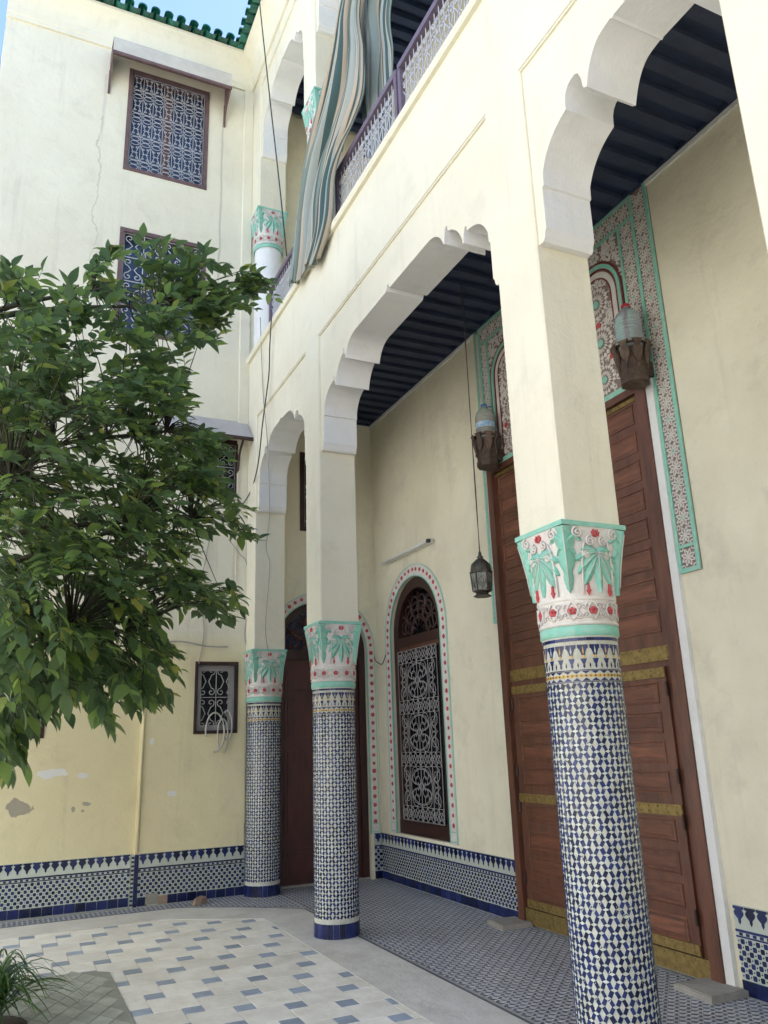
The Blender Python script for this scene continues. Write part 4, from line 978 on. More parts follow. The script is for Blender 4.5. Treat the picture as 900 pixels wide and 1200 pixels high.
# ------------------------------------------------------------------ tiled columns
RC = .195
def cmap(u, v, h, r=RC): a = u/r; return ((r+h)*math.cos(a), (r+h)*math.sin(a), v)
CIRC = 2*PI*RC
def cprism(q, pl, h0, h1, mt, c=(0, 0)):
    n = len(pl); vs = [cmap(c[0]+x, c[1]+y, h0) for x, y in pl]+[cmap(c[0]+x, c[1]+y, h1) for x, y in pl]
    q.add(vs, [tuple(range(n, 2*n))]+[(i, (i+1) % n, n+(i+1) % n, n+i) for i in range(n)], mt)
NB, NR = 40, 50; PU = CIRC/NB; Z0C, Z1C = .155, 1.845; QV = (Z1C-Z0C)/NR
JR = random.Random(12)
def brick_poly(sgn, jit=1.0):
    an = PI/2-sgn*math.radians(29)+JR.gauss(0, .04)*jit; ca, sa = math.cos(an), math.sin(an); hl, hw = QV*.425*(1+JR.gauss(0, .05)*jit), PU*.295*(1+JR.gauss(0, .07)*jit); ju, jv = JR.gauss(0, .0008)*jit, JR.gauss(0, .0008)*jit
    return [(u*ca-v*sa+ju, u*sa+v*ca+jv) for u, v in ((-hl, -hw), (hl, -hw), (hl, hw), (-hl, hw))]
def shaft_static(q):
    """white body and the bands"""
    q.lathe([(RC+.004, 0), (RC+.004, .012), (RC, .013), (RC, 2.065), (RC+.004, 2.07), (RC+.006, 2.10), (RC+.006, 2.135), (RC, 2.14)], 48, 'grout_pale')
def bands(q):
    n = 24; w_ = CIRC/n
    for k in range(n): cprism(q, [(k*w_+.0015, .004), ((k+1)*w_-.0015, .004), ((k+1)*w_-.0015, .118), (k*w_+.0015, .118)], 0, .006, 'glaze_blue')
    n = 30; w_ = CIRC/n
    for k in range(n): cprism(q, [(k*w_+.001, 2.055), ((k+1)*w_-.001, 2.055), ((k+1)*w_-.001, 2.071), (k*w_+.001, 2.071)], -.001, .0055, 'glaze_blue')
    n = 20; w_ = CIRC/n; s = w_/2
    for k in range(n):
        c = (k*w_, 0)
        up = [(-.86*s, 2.035), (-.86*s, 2.018), (-.62*s, 2.012), (-.34*s, 1.99), (-.30*s, 1.982), (0, 1.976)]
        up = up+[(-x, z) for x, z in reversed(up[:-1])]; cprism(q, up, -.001, .0025, 'glaze_blue', c)
        cprism(q, [(-.28*s, 1.976), (-.12*s, 1.968), (.12*s, 1.968), (.28*s, 1.976), (.1*s, 1.982), (-.1*s, 1.982)][::-1], -.001, .003, 'glaze_yellow', c)
        dn = [(-.52*s, 1.964), (-.30*s, 1.945), (-.14*s, 1.936), (-.2*s, 1.924), (0, 1.914), (.2*s, 1.924), (.14*s, 1.936), (.30*s, 1.945), (.52*s, 1.964)]; cprism(q, dn, -.001, .0025, 'glaze_blue', c)
        cprism(q, [(-.14*s, 1.93), (0, 1.915), (.14*s, 1.93), (0, 1.945)], -.001, .0025, 'glaze_blue', ((k+.5)*w_, 0))
        cprism(q, [(-.14*s, 2.0), (0, 1.985), (.14*s, 2.0), (0, 2.03)], -.001, .0025, 'glaze_yellow' if k % 2 else 'glaze_white', (k*w_, 0))
    n = 26; w_ = CIRC/n
    for k in range(n):
        c = (k*w_, 0); s = w_/2
        cprism(q, [(-s*.95, 1.903), (0, 1.888), (s*.95, 1.903)], -.001, .0025, 'glaze_blue', c)
        cprism(q, [(-s*.95, 1.852), (s*.95, 1.852), (0, 1.868)], -.001, .0025, 'glaze_blue', c)
        cprism(q, [(-s*.9, 1.878), (0, 1.870), (s*.9, 1.878), (0, 1.886)], -.001, .0022, 'glaze_yellow', c)
        cprism(q, [(-s*.9, 1.878), (0, 1.868), (s*.9, 1.878), (0, 1.888)], -.001, .0020, 'glaze_yellow', (c[0]+s, 0))
        cprism(q, [(-.006, 1.878), (0, 1.873), (.006, 1.878), (0, 1.883)], -.001, .0032, 'glaze_blue', c)
        cprism(q, [(-.005, 1.878), (0, 1.874), (.005, 1.878), (0, 1.882)], -.001, .0032, 'glaze_blue', (c[0]+s, 0))
    cprism_ring = lambda z0, z1: [cprism(q, [(k*CIRC/48, z0), ((k+1)*CIRC/48, z0), ((k+1)*CIRC/48, z1), (k*CIRC/48, z1)], -.001, .0015, 'glaze_blue') for k in range(48)]
    cprism_ring(1.905, 1.909); cprism_ring(1.846, 1.850)
def tile_sites():
    for k in range(NR):
        for i in range(NB): yield i, k, (1 if (i+k) % 2 else -1)
def lozenges(q):
    for i, k, sg in tile_sites():
        if sg > 0:
            u, v = (i+.5)*PU, Z0C+(k+1.0)*QV
            if k < NR-1: cprism(q, [(-PU*.56, 0), (0, -QV*.86), (PU*.56, 0), (0, QV*.86+JR.gauss(0, .0008))], -.001, .0018+JR.uniform(-.0008, .0005), 'glaze_white', (u, v))
# capital: square block melting into a round necking, with carved leaves
CZ0, CZ1 = 2.14, 2.665
def cap_r(a, t):
    w_ = max(0, t)**1.9; p = 9; hs = .211
    sq = hs/((abs(math.cos(a))**p+abs(math.sin(a))**p)**(1/p))
    return (RC+.008)*(1-w_)+sq*w_
def capm(a, t, h):
    r = cap_r(a, t)+h; return (r*math.cos(a), r*math.sin(a), CZ0+(CZ1-CZ0)*t)
def cap_poly(q, c, pts, h0, h1, mt, hc=None):
    """polygon in (angle, t) about c, fan from its middle so the relief is domed"""
    n = len(pts); cx = sum(p[0] for p in pts)/n; cy = sum(p[1] for p in pts)/n
    vs = [capm(c[0]+x, c[1]+y, h0) for x, y in pts]+[capm(c[0]+x, c[1]+y, h1) for x, y in pts]+[capm(c[0]+cx, c[1]+cy, hc if hc is not None else h1)]
    q.add(vs, [(i, (i+1) % n, n+(i+1) % n, n+i) for i in range(n)]+[(n+i, n+(i+1) % n, 2*n) for i in range(n)], mt)
def leaf_strip(q, c, axis, wfun, n, h_edge, h_mid, mt):
    """leaf along an axis polyline in (angle,t); wfun(s) half width"""
    vs = []; A_ = [Vector(p) for p in axis]
    def at(s): x = s*(len(A_)-1); i = min(int(x), len(A_)-2); return A_[i]+(A_[i+1]-A_[i])*(x-i)
    for k in range(n+1):
        s = k/n; p = at(s); d = (at(min(1, s+.02))-at(max(0, s-.02))); d = Vector((d.x*.21, d.y*.525)); d.normalize(); nr = Vector((-d.y/.21, d.x/.525)); w_ = wfun(s)
        for m_, hh in ((-1, -.004), (-1, h_edge), (-.12, h_mid*.75), (0, h_mid), (.12, h_mid*.75), (1, h_edge), (1, -.004)):
            vs.append(capm(c[0]+p.x+nr.x*w_*m_, c[1]+p.y+nr.y*w_*m_, hh))
    q.add(vs, [(7*k+j, 7*k+j+1, 7*k+8+j, 7*k+7+j) for k in range(n) for j in range(6)], mt, True)
def build_capital_parts():
    parts = []
    q = MB(); n = 48; rows = 14
    q.grid(lambda u, v: capm(2*PI*u, v, 0), n, rows, 'stucco_white', closed=True)
    # abacus
    pr = lambda hs, z: [(hs, hs, z), (-hs, hs, z), (-hs, -hs, z), (hs, -hs, z)]
    q.prism(pr(.216, 2.655), (0, 0, .026), 'turquoise')
    q.lathe([(RC+.002, 2.078), (RC+.013, 2.085), (RC+.013, 2.128), (RC+.004, 2.136)], 40, 'turquoise', caps=False)
    q.lathe([(RC+.008, 2.136), (RC+.016, 2.142), (RC+.016, 2.15), (RC+.009, 2.156)], 40, 'stucco_white', caps=False)
    q.lathe([(RC+.009, 2.262), (RC+.017, 2.268), (RC+.017, 2.277), (RC+.010, 2.283)], 40, 'stucco_white', caps=False)
    body = q
    def T(z): return (z-CZ0)/(CZ1-CZ0)
    q = MB(); C4 = PI/4
    wf = lambda s: .88*(.022+.030*math.sin(PI*min(1, .25+s*.85)))*(.62+.38*abs(math.cos(PI*(s*3.4+.15))))*(1 if s < .93 else (1-s)/.07+.05)
    leaf_strip(q, (C4, 0), [(0, T(2.65)), (0, T(2.55)), (0, T(2.42)), (0, T(2.30))], wf, 30, .007, .024, 'turquoise')
    for s_ in (-1, 1):
        leaf_strip(q, (C4, 0), [(s_*.05, T(2.575)), (s_*.20, T(2.60)), (s_*.36, T(2.575))], lambda s: .026*(1-s*.75)*(.7+.4*abs(math.sin(s*9))), 10, .006, .016, 'turquoise')
        leaf_strip(q, (C4, 0), [(s_*.03, T(2.53)), (s_*.13, T(2.535)), (s_*.21, T(2.50))], lambda s: .018*(1-s*.8), 6, .006, .016, 'turquoise')
    q.tube([capm(C4, T(z), .026) for z in (2.63, 2.55, 2.45, 2.34)], .0028, 'stucco_white', 4)
    parts.append(('corner_leaf', q.mesh('corner_leaf'), [k*PI/2 for k in range(4)]))
    q = MB()
    for k in range(-4, 5):
        an = k*.50; L = (.215, .20, .15, .135, .11)[abs(k)]; dx_, dz_ = math.sin(an), -math.cos(an)
        P0 = (0, 2.515); ax = [(P0[0]+dx_*L*f/.225, T(P0[1]+dz_*L*f-.035*f*f*(abs(k) > 1))) for f in (0, .35, .7, 1)]
        leaf_strip(q, (0, 0), ax, lambda s: .004+.0235*math.sin(PI*min(1, s*.80+.16))**.9*(.8+.2*abs(math.cos(s*8)))*(1 if s < .9 else (1-s)*8+.2), 10, .006, .017, 'turquoise')
        if abs(k) < 4: q.tube([capm(x, t_, .0185) for x, t_ in ax[:3]], .0022, 'stucco_white', 4)
    parts.append(('palmette_leaf', q.mesh('palmette_leaf'), [k*PI/2 for k in range(4)]))
    q = MB()
    for s_ in (-1, 1):
        for (x, z, r) in ((.50, 2.618, .030), (.19, 2.575, .028), (.30, 2.50, .020)):
            q.tube([capm(s_*(x+px_/.23), T(z+pz_), .010) for px_, pz_ in spiral((0, 0), r, PI/2, 1.7, s_, 18, .12)], .006, 'stucco_white', 5)
        q.tube([capm(s_*p, T(z), .008) for p, z in ((.47, 2.29), (.46, 2.38), (.44, 2.46), (.40, 2.53), (.33, 2.575))], .006, 'stucco_white', 5)
    parts.append(('scroll_relief', q.mesh('scroll_relief'), [k*PI/2 for k in range(4)]))
    q = MB()
    for s_ in (-1, 1): cap_poly(q, (0, 0), [(s_*x, T(z)) for x, z in ((.0, 2.60), (.035, 2.615), (.025, 2.638), (.065, 2.642), (.075, 2.622), (.115, 2.63), (.09, 2.608), (.045, 2.602))][::(1 if s_ > 0 else -1)], -.002, .012, 'red_paint', .016)
    q.v = [Vector(v) for v in q.v]; parts.append(('red_blossom', q.mesh('red_blossom'), [k*PI/2 for k in range(4)]))
    q = MB()
    for s_ in (-.33, .33): cap_poly(q, (s_, 0), [(0, T(2.285)), (.055, T(2.312)), (.028, T(2.318)), (.018, T(2.35)), (-.018, T(2.35)), (-.028, T(2.318)), (-.055, T(2.312))], -.002, .012, 'red_paint', .015)
    parts.append(('red_bud', q.mesh('red_bud'), [k*PI/2 for k in range(4)]))
    q = MB()
    for k in range(5):
        a = 2*PI*k/5+.3; c = (.062*math.cos(a), T(2.209)+.0125*math.sin(a)/.525)
        cap_poly(q, (0, 0), [(c[0]+.045*math.cos(t*PI/3), c[1]+.0175*math.sin(t*PI/3)) for t in range(6)], -.002, .010, 'red_paint', .015)
    parts.append(('red_flower', q.mesh('red_flower'), [k*PI/6+PI/12 for k in range(12)]))
    q = MB()
    for s_ in (-1, 1):
        for v in (-1, 1):
            q.tube([capm(s_*(.16+px_/.2), T(2.209+v*.024+pz_), .007) for px_, pz_ in spiral((0, 0), .019, 0, 1.3, s_*v, 12, .2)], .0042, 'stucco_white', 4)
        q.tube([capm(s_*x, T(z), .007) for x, z in ((.0, 2.255), (.08, 2.24), (.15, 2.209), (.08, 2.178), (.0, 2.162))], .005, 'stucco_white', 4)
    parts.append(('vine_relief', q.mesh('vine_relief'), [k*PI/6+PI/12 for k in range(12)]))
    return body, parts
cap_body, cap_parts = build_capital_parts(); cap_mesh = cap_body.mesh('capital')
q = MB(); shaft_static(q); sh_mesh = q.mesh('shaft')
q = MB(); bands(q); band_mesh = q.mesh('tile_bands')
bm1 = {}
for sg in (1, -1):
    bm1[sg] = []
    for _ in range(14):
        q = MB(); cprism(q, brick_poly(sg), -.001, .0026+JR.uniform(-.0006, .0010), 'glaze_blue'); bm1[sg].append(q.mesh('blue_tile'))
q = MB(); lozenges(q); loz_mesh = q.mesh('white_tile_field')
q = MB()
for i, k, sg in tile_sites(): cprism(q, brick_poly(sg), -.001, .0026+JR.uniform(-.0006, .0010), 'glaze_blue', (i*PU, Z0C+(k+.5)*QV))
full_mesh = q.mesh('blue_tile_field')
def add_capital(col_, z=0):
    cp = obj('capital', cap_mesh, col_, (0, 0, z))
    for nm, me, angs in cap_parts:
        for a in angs: obj(nm, me, cp, None, (0, 0, a))
    return cp
def column(cx, cy, label, near=False, zrot=0):
    c = thing('tiled_column', label, 'column', (cx, cy, .010), 'tiled columns of the arcade')
    sh = obj('shaft', sh_mesh, c); obj('tile_bands', band_mesh, sh, kind='stuff'); obj('white_tile_field', loz_mesh, sh, kind='stuff')
    if not near: obj('blue_tile_field', full_mesh, sh, kind='stuff')
    else:
        va = math.atan2(-cy, -cx)          # direction towards the viewpoint
        sites = sorted(tile_sites(), key=lambda s: -math.cos(s[0]*PU/RC-va)+abs((s[1]-NR*.42)/NR)*.9)
        q = MB()
        for n_, (i, k, sg) in enumerate(sites):
            if n_ < 300: obj('blue_tile', JR.choice(bm1[sg]), sh, (0, 0, Z0C+(k+.5)*QV), (0, 0, i*PU/RC))
            else: cprism(q, brick_poly(sg), -.001, .0026+JR.uniform(-.0006, .0010), 'glaze_blue', (i*PU, Z0C+(k+.5)*QV))
        q.build('blue_tile_field', sh, kind='stuff')
    add_capital(c, 0); return c
pcx = (XF+XB)/2
column(pcx, (PIL[0][0]+PIL[0][1])/2, 'blue and white mosaic column standing before the tall wooden doors', True)
column(pcx, (PIL[1][0]+PIL[1][1])/2, 'blue and white mosaic column on the concrete border before the arched door')
column(pcx, 9.315, 'blue and white mosaic column in the corner against the house wall')
# plain white columns of the upper gallery
q = MB(); q.lathe([(.185, 0), (.185, 2.15)], 32, 'whitewash'); us = q.mesh('shaft')
for (y, lab) in ((9.315, 'plain white upper gallery column in the corner of the house wall'), ((PIL[1][0]+PIL[1][1])/2, 'plain white upper gallery column behind the striped curtain')):
    c = thing('upper_column', lab, 'column', (pcx, y, SILL), 'white columns of the upper gallery'); obj('shaft', us, c)
    add_capital(c, -.50)

# ------------------------------------------------------------------ balcony railing
XR = 2.64
def railing(y0, y1, label):
    t = thing('balcony_railing', label, 'railing', (XR, (y0+y1)/2, SILL), 'iron balcony railings'); L = y1-y0; h = .62
    q = MB(); q.cbox(-.03, .03, -L/2, L/2, h, h+.06, 'rail_paint', .012); q.build('handrail', t)
    q = MB(); q.box(-.012, .012, -L/2, L/2, .045, .065, 'rail_paint'); q.build('bottom_rail', t)
    for y in (-L/2+.025, L/2-.025):
        q = MB(); q.cbox(-.026, .026, y-.024, y+.024, .0, h, 'rail_paint', .006); q.build('newel_post', t)
    q = MB(); n = max(1, round((L-.1)/.145)); w_ = (L-.1)/n
    for k in range(n):
        c = -L/2+.05+(k+.5)*w_; lo, hi = .065, h
        pls = [[(c-w_/2, lo), (c-w_/2, hi)], [(c, lo), (c, hi)]]
        for s in (-1, 1):
            pls.append(spiral((c+s*w_*.24, .52), w_*.19, -PI/2, 1.2, s, 9)); pls.append(spiral((c+s*w_*.24, .40), w_*.17, PI/2, 1.1, -s, 9))
            pls.append(spiral((c+s*w_*.24, .13), w_*.19, PI/2, 1.2, -s, 9))
            pls.append([(c+s*w_*.44, .18), (c+s*w_*.10, .27), (c+s*w_*.44, .36)])
        pls += [[(c-w_/2, .445), (c+w_/2, .445)]]
        for pl in pls: q.tube([(0, y, z) for y, z in pl], .0050, 'rail_iron', 4, caps=False)
    q.build('scrollwork', t)
railing(4.965, 6.42, 'pale scrollwork balcony railing section beside the hanging striped curtain')
railing(3.66, 4.935, 'pale scrollwork balcony railing section farthest from the house wall')
railing(7.27, 8.74, 'pale scrollwork balcony railing section partly covered by curtain hem near the corner')

# ------------------------------------------------------------------ striped curtain thrown over the railing
def cloth(name, edgeL, edgeR, folds, amp, rep, label, thickness=.004, u0=0, seed=1, hem=0.0):
    """sheet between two world-space edge polylines (equal length) with folds across"""
    Lp, Rp = smooth_path(edgeL, 9), smooth_path(edgeR, 9); n = len(Lp); nu = folds*14
    rn = random.Random(seed); ph = [rn.uniform(-.5, .5) for _ in range(8)]
    vs = []; uvs = []
    for j in range(n):
        t = j/(n-1)
        for i in range(nu+1):
            u = i/nu; uu = u+.035*math.sin(u*9+ph[0]*3+t*2.2)
            p = Lp[j]+(Rp[j]-Lp[j])*uu
            ph_ = 2*PI*folds*(u+.025*math.sin(4*t+ph[1]*6)*math.sin(PI*u)+.07*math.sin(u*7+ph[2]*5)+.03*math.sin(u*17+t*3+ph[4]*5))
            a = amp*(.35+1.15*abs(math.sin(u*5.3+ph[3]*4+1.6*t))*abs(math.cos(u*2.2+ph[5]*3-t)))*(1.15-.35*t)
            tri = math.asin(.93*math.sin(ph_))/1.2
            p = p+Vector((-a*.5*(1+tri), a*.30*math.cos(ph_*1.0), hem*t**8*math.sin(u*13)*.5))
            p = p+Vector((-.018*math.sin(23*u+9*t+ph[6]*9)*math.sin(3.1*t+u*6), .022*math.sin(11*t+7*u+ph[7]*7)*math.sin(PI*t), .0))
            vs.append(p); uvs.append((u0+u*rep, t))
    me = bpy.data.meshes.new(name); w_ = nu+1
    me.from_pydata([tuple(v) for v in vs], [], [(j*w_+i, j*w_+i+1, (j+1)*w_+i+1, (j+1)*w_+i) for j in range(n-1) for i in range(nu)])
    ul = me.uv_layers.new(name='UVMap')
    for lp in me.loops: ul.data[lp.index].uv = uvs[lp.vertex_index]
    me.materials.append(MATS['curtain_cloth'])
    for p in me.polygons: p.use_smooth = True
    o = obj(name, me, None, None, label=label, category='curtain')
    so_ = o.modifiers.new('thickness', 'SOLIDIFY'); so_.thickness = thickness
    return o
def X(px, py, xx): return onx(px, py, xx)
eL = [Vector((2.60, 5.12, 10.4)), Vector((2.54, 5.32, 9.3)), X(406, 5, 2.50), X(394, 60, 2.50), X(380, 112, 2.50), X(362, 172, 2.50), X(352, 215, 2.50), X(345, 270, 2.50), X(341, 310, 2.50), X(339, 338, 2.51)]
eR = [Vector((2.60, 4.80, 10.4)), Vector((2.56, 5.02, 9.3)), X(422, 5, 2.56), X(427, 60, 2.56), X(427, 105, 2.56), X(417, 140, 2.555), X(405, 170, 2.555), X(395, 205, 2.545), X(391, 255, 2.53), X(376, 303, 2.515)]
cloth('curtain', eL, eR, 9, .06, 3.4, 'striped teal and beige curtain thrown over the balcony railing', seed=4, hem=.10)
eL = [Vector((2.74, 5.05, 10.2)), Vector((2.74, 5.30, 9.0)), X(424, 0, 2.74), X(425, 60, 2.74), X(424, 110, 2.74), X(426, 150, 2.74), X(428, 185, 2.74)]
eR = [Vector((2.74, 4.10, 10.2)), Vector((2.74, 4.55, 9.0)), X(460, 0, 2.74), X(462, 60, 2.74), X(463, 110, 2.74), X(464, 150, 2.74), X(466, 185, 2.74)]
cloth('curtain', eL, eR, 7, .055, 2.7, 'striped teal and beige curtain hanging straight down behind the balcony railing', u0=.37, seed=9)

# ------------------------------------------------------------------ bottles on carved brackets
def bracket(p, w_, h, label):
    """carved wooden wall bracket: faceted cup with a crown of pointed arches"""
    t = thing('carved_bracket', label, 'bracket', p, 'carved wooden brackets above the door'); R_ = w_/2
    q = MB(); q.lathe([(R_*.70, 0), (R_*.80, .006), (R_*.84, h*.03), (R_*.84, h*.17), (R_*.78, h*.19), (R_*.78, h*.22), (R_*.80, h*.60), (R_*.86, h*.86), (R_*.2, h*.87)], 8, 'wood_carved', smooth=False); q.build('cup', t)
    pm = MB()
    prof = [(-.36, .52), (-.36, .70), (-.20, .80), (-.22, .90), (-.40, 1.0), (.40, 1.0), (.22, .90), (.20, .80), (.36, .70), (.36, .52), (.15, .30), (0, .20), (-.15, .30)]
    prof = [(x, .30+.70*z) for x, z in prof]
    pts_ = [(R_*.76+.004+max(0, z-.45)**1.6*R_*.62, x*R_*(.62+.24*z), z*h) for x, z in prof]
    n = len(pts_); vs = pts_+[(x+.014, y*.94, z) for x, y, z in pts_]
    pm.add(vs, [tuple(range(n, 2*n)), tuple(reversed(range(n)))]+[(i, (i+1) % n, n+(i+1) % n, n+i) for i in range(n)], 'wood_carved')
    pm.lathe([(.004, 0), (.012, -.015), (.004, -.04)], 6, 'wood_carved', (R_*.77+.01, 0, h*.44)); pm = pm.mesh('carved_facet')
    for k in range(8): obj('carved_facet', pm, t, None, (0, 0, PI/8+k*PI/4))
    q = MB()
    q.lathe([(R_*.98, h*.955), (R_*1.04, h*.97), (R_*1.04, h*.985), (R_*.9, h*.99)], 8, 'wood_carved', smooth=False); q.build('rim', t)
    q = MB(); q.box(R_*.5, XW-p[0]-.008, -R_*.35, R_*.35, h*.25, h*.62, 'wood_carved'); q.build('wall_arm', t)
    return t
def bottle(p, r, h, body, capm_, label, lab=False):
    t = thing('water_bottle', label, 'bottle', p)
    q = MB(); pr = [(r*.6, 0), (r*.95, .006), (r, .02)]; n = 9
    for k in range(n):
        z = h*(.06+.56*k/n); pr += [(r, z), (r*1.0, z+h*.035), (r*.92, z+h*.048)]
    pr += [(r, h*.63), (r*.97, h*.68), (r*.80, h*.79), (r*.50, h*.87), (r*.27, h*.92), (r*.25, h*.94), (r*.25, h*.97)]
    q.lathe(pr, 24, body); b_ = q.build('body', t)
    q = MB(); q.lathe([(r*.33, h*.955), (r*.33, h*1.005), (r*.28, h*1.015)], 16, capm_); q.build('cap', t)
    if lab:
        q = MB(); q.lathe([(r*1.012, h*.30), (r*1.012, h*.46)], 24, 'label_blue', caps=False); q.build('paper_label', t)
        q = MB(); q.tube([(r*.3, 0, h*.95), (r*.75, 0, h*1.0), (r*.9, 0, h*.97)], .006, 'cap_blue', 5); q.build('handle', t)
    return t
bp = onx(742, 428, 4.17); H1 = .33
bracket((4.17, bp.y, bp.z-H1*.52), .27, H1, 'carved wooden bracket holding the bottle with the red cap')
bottle((4.17, bp.y, bp.z-H1*.52+H1*.88), .105, .40, 'bottle_plastic', 'cap_red', 'large clear water bottle with red cap on a carved bracket')
bp = onx(571, 529, 4.17); H2 = .34
bracket((4.17, bp.y, bp.z-H2*.52), .27, H2, 'carved wooden bracket above the hanging lantern holding the dusty bottle')
bottle((4.17, bp.y, bp.z-H2*.52+H2*.88), .100, .38, 'bottle_dusty', 'cap_blue', 'dusty water bottle with blue label on a carved bracket above the lantern', True)

# ------------------------------------------------------------------ hanging lantern
LP = onz(540, 322, 5.92); lx, ly = LP.x, LP.y
t = thing('hanging_lantern', 'small pierced metal lantern with glass sides hanging on a long cord', 'lantern', (lx, ly, 2.76))
q = MB()
for s in (-1, 1): q.tube([(s*.003, s*.009, .40)]+[(s*(.006+.004*math.sin(k)), s*(.012-.010*k/8), .40+k*(3.05-.40)/8) for k in range(1, 9)], .0032, 'cable_dark', 4)
q.build('cord', t)
q = MB(); q.lathe([(.030, 0), (.075, .004), (.078, .012), (.052, .03), (.050, .036), (.082, .05), (.082, .06)], 6, 'lantern_metal', smooth=False); q.build('base', t)
q = MB()
for k in range(6):
    a = 2*PI*(k+.5)/6; q.tube([(.080*math.cos(a), .080*math.sin(a), .055), (.093*math.cos(a), .093*math.sin(a), .215)], .0055, 'lantern_metal', 4)
q.lathe([(.092, .208), (.099, .214), (.099, .226), (.088, .232)], 6, 'lantern_metal', smooth=False); q.build('frame', t)
for k in range(6):
    a0, a1 = 2*PI*(k+.5)/6, 2*PI*(k+1.5)/6; q = MB()
    v = [(.078*math.cos(a0), .078*math.sin(a0), .058), (.078*math.cos(a1), .078*math.sin(a1), .058), (.091*math.cos(a1), .091*math.sin(a1), .21), (.091*math.cos(a0), .091*math.sin(a0), .21)]
    q.add(v+[(x*.96, y*.96, z) for x, y, z in v], [(0, 1, 2, 3), (7, 6, 5, 4), (0, 4, 5, 1), (1, 5, 6, 2), (2, 6, 7, 3), (3, 7, 4, 0)], 'lantern_glass'); pn = q.build('glass_pane', t)
    q = MB(); c_ = [sum(p[i] for p in v)/4 for i in range(3)]; ra = (a0+a1)/2; tx, ty = -math.sin(ra), math.cos(ra)
    for rr_ in (.018, .032): q.tube([(c_[0]*1.015+tx*rr_*math.cos(s*PI/5), c_[1]*1.015+ty*rr_*math.cos(s*PI/5), c_[2]+rr_*1.5*math.sin(s*PI/5)) for s in range(11)], .0022, 'lantern_metal', 4, caps=False)
    q.tube([(c_[0]*1.0, c_[1]*1.0, .06), (c_[0]*1.03, c_[1]*1.03, .21)], .0022, 'lantern_metal', 4); q.build('filigree', pn)
q = MB(); q.lathe([(.088, .230), (.086, .262), (.074, .292), (.052, .316), (.026, .332), (.022, .345), (.030, .352), (.016, .368), (.012, .395), (.004, .41)], 16, 'lantern_metal')
for k in range(12):
    a = 2*PI*k/12; q.tube([(.088*math.cos(a), .088*math.sin(a), .235), (.078*math.cos(a), .078*math.sin(a), .289), (.03*math.cos(a), .03*math.sin(a), .334)], .004, 'lantern_metal', 4)
q.build('dome', t)

# ------------------------------------------------------------------ fluorescent fitting
p0, p1 = onx(450, 658, XW-.045), onx(504, 636, XW-.045)
t = thing('strip_light', 'unlit white fluorescent strip light on the wall above the arched window', 'lamp', (XW-.03, (p0.y+p1.y)/2, (p0.z+p1.z)/2)); L = abs(p0.y-p1.y)
q = MB(); q.cbox(-.02, .026, -L/2, L/2, -.025, .03, 'tube_white', .006); q.build('housing', t)
q = MB(); q.tube([(-.045, -L/2+.05, -.008), (-.045, L/2-.05, -.008)], .013, 'tube_white', 10); q.build('tube', t)
for s in (-1, 1):
    q = MB(); q.box(-.058, -.018, s*L/2-.022, s*L/2+.022, -.024, .016, 'tube_white' if s > 0 else 'cable_dark'); q.build('end_cap', t)

# ------------------------------------------------------------------ cables and hose
def cable(pts, r, mt, label, cat='cable', name='cable'):
    q = MB(); q.tube(smooth_path(pts, 6), r, mt, 5); return q.build(name, None, None, label=label, category=cat, group='loose cables on the walls')
cable([onx(302, -40, 2.30), onx(304, 0, 2.32), onx(316, 113, 2.45), onx(328, 220, 2.50), onx(336, 300, 2.52)], .009, 'cable_dark', 'dark cable dropping from the roof past the upper gallery to the railing')
cable([onx(318, 372, 2.52), onx(316, 410, 2.54), onx(315, 440, 2.54), onx(308, 494, 2.52), onx(303, 540, 2.50), ony(296, 570, 9.30), ony(288, 586, 9.40), ony(283, 590, 9.42), ony(276, 580, 9.47)], .008, 'cable_dark', 'dark cable looping from the balcony sill to the small window under the grey awning')
cable([onx(305, 372, 2.53), onx(307, 430, 2.56), onx(309, 470, 2.565), onx(313, 513, 2.565), onx(316, 596, 2.565), onx(312, 642, 2.565), onx(316, 664, 2.565), onx(311, 732, 2.565), onx(314, 762, 2.565)], .006, 'cable_pale', 'thin pale wire hanging down the face of the corner pillar')
cable([ony(251, 560, 9.50), ony(249, 610, 9.50), ony(240, 660, 9.50), ony(235, 690, 9.46), ony(239, 740, 9.45), ony(233, 778, 9.45)], .006, 'cable_pale', 'thin wire running from the awning window down to the low grilled window')
cable([ony(160, 762, 9.45), ony(190, 753, 9.44), ony(215, 752, 9.44), ony(240, 757, 9.44), ony(267, 758, 9.44)], .008, 'cable_pale', 'stiff bent wire sticking out sideways above the low grilled window')
cable([ony(268, 632, 9.48), ony(280, 648, 9.47), ony(290, 664, 9.46), ony(289, 720, 9.45), ony(287, 745, 9.45), ony(291, 765, 9.44)], .006, 'cable_pale', 'thin wire slanting across the wall to the corner column capital')
cable([Vector((4.30, YE-.03, 2.66)), Vector((4.30, YE-.08, 2.60)), Vector((4.32, 9.30, 2.55)), Vector((XW-.02, 9.2, 2.66))], .006, 'cable_dark', 'short dark wire sagging between the arched door and the arched window')
def loop(c, rx, rz, y, a0, a1, n=16): return [ony(c[0]+rx*math.cos(math.radians(a0+(a1-a0)*k/n)), c[1]-rz*math.sin(math.radians(a0+(a1-a0)*k/n)), y+.012*math.sin(k)) for k in range(n+1)]
t = thing('garden_hose', 'pale coiled hose hung over the sill of the low grilled window', 'hose', Vector(ony(255, 852, 9.40)))
o0 = Vector(ony(255, 852, 9.40))
for k, pts_ in enumerate((loop((252, 858), 11, 23, 9.41, -100, 195), loop((261, 862), 6, 20, 9.42, -80, 230), loop((266, 850), 6, 17, 9.42, -120, 120))):
    q = MB(); q.tube([Vector(p)-o0 for p in pts_], .010, 'hose_pale', 6); q.build('hose_loop', t)
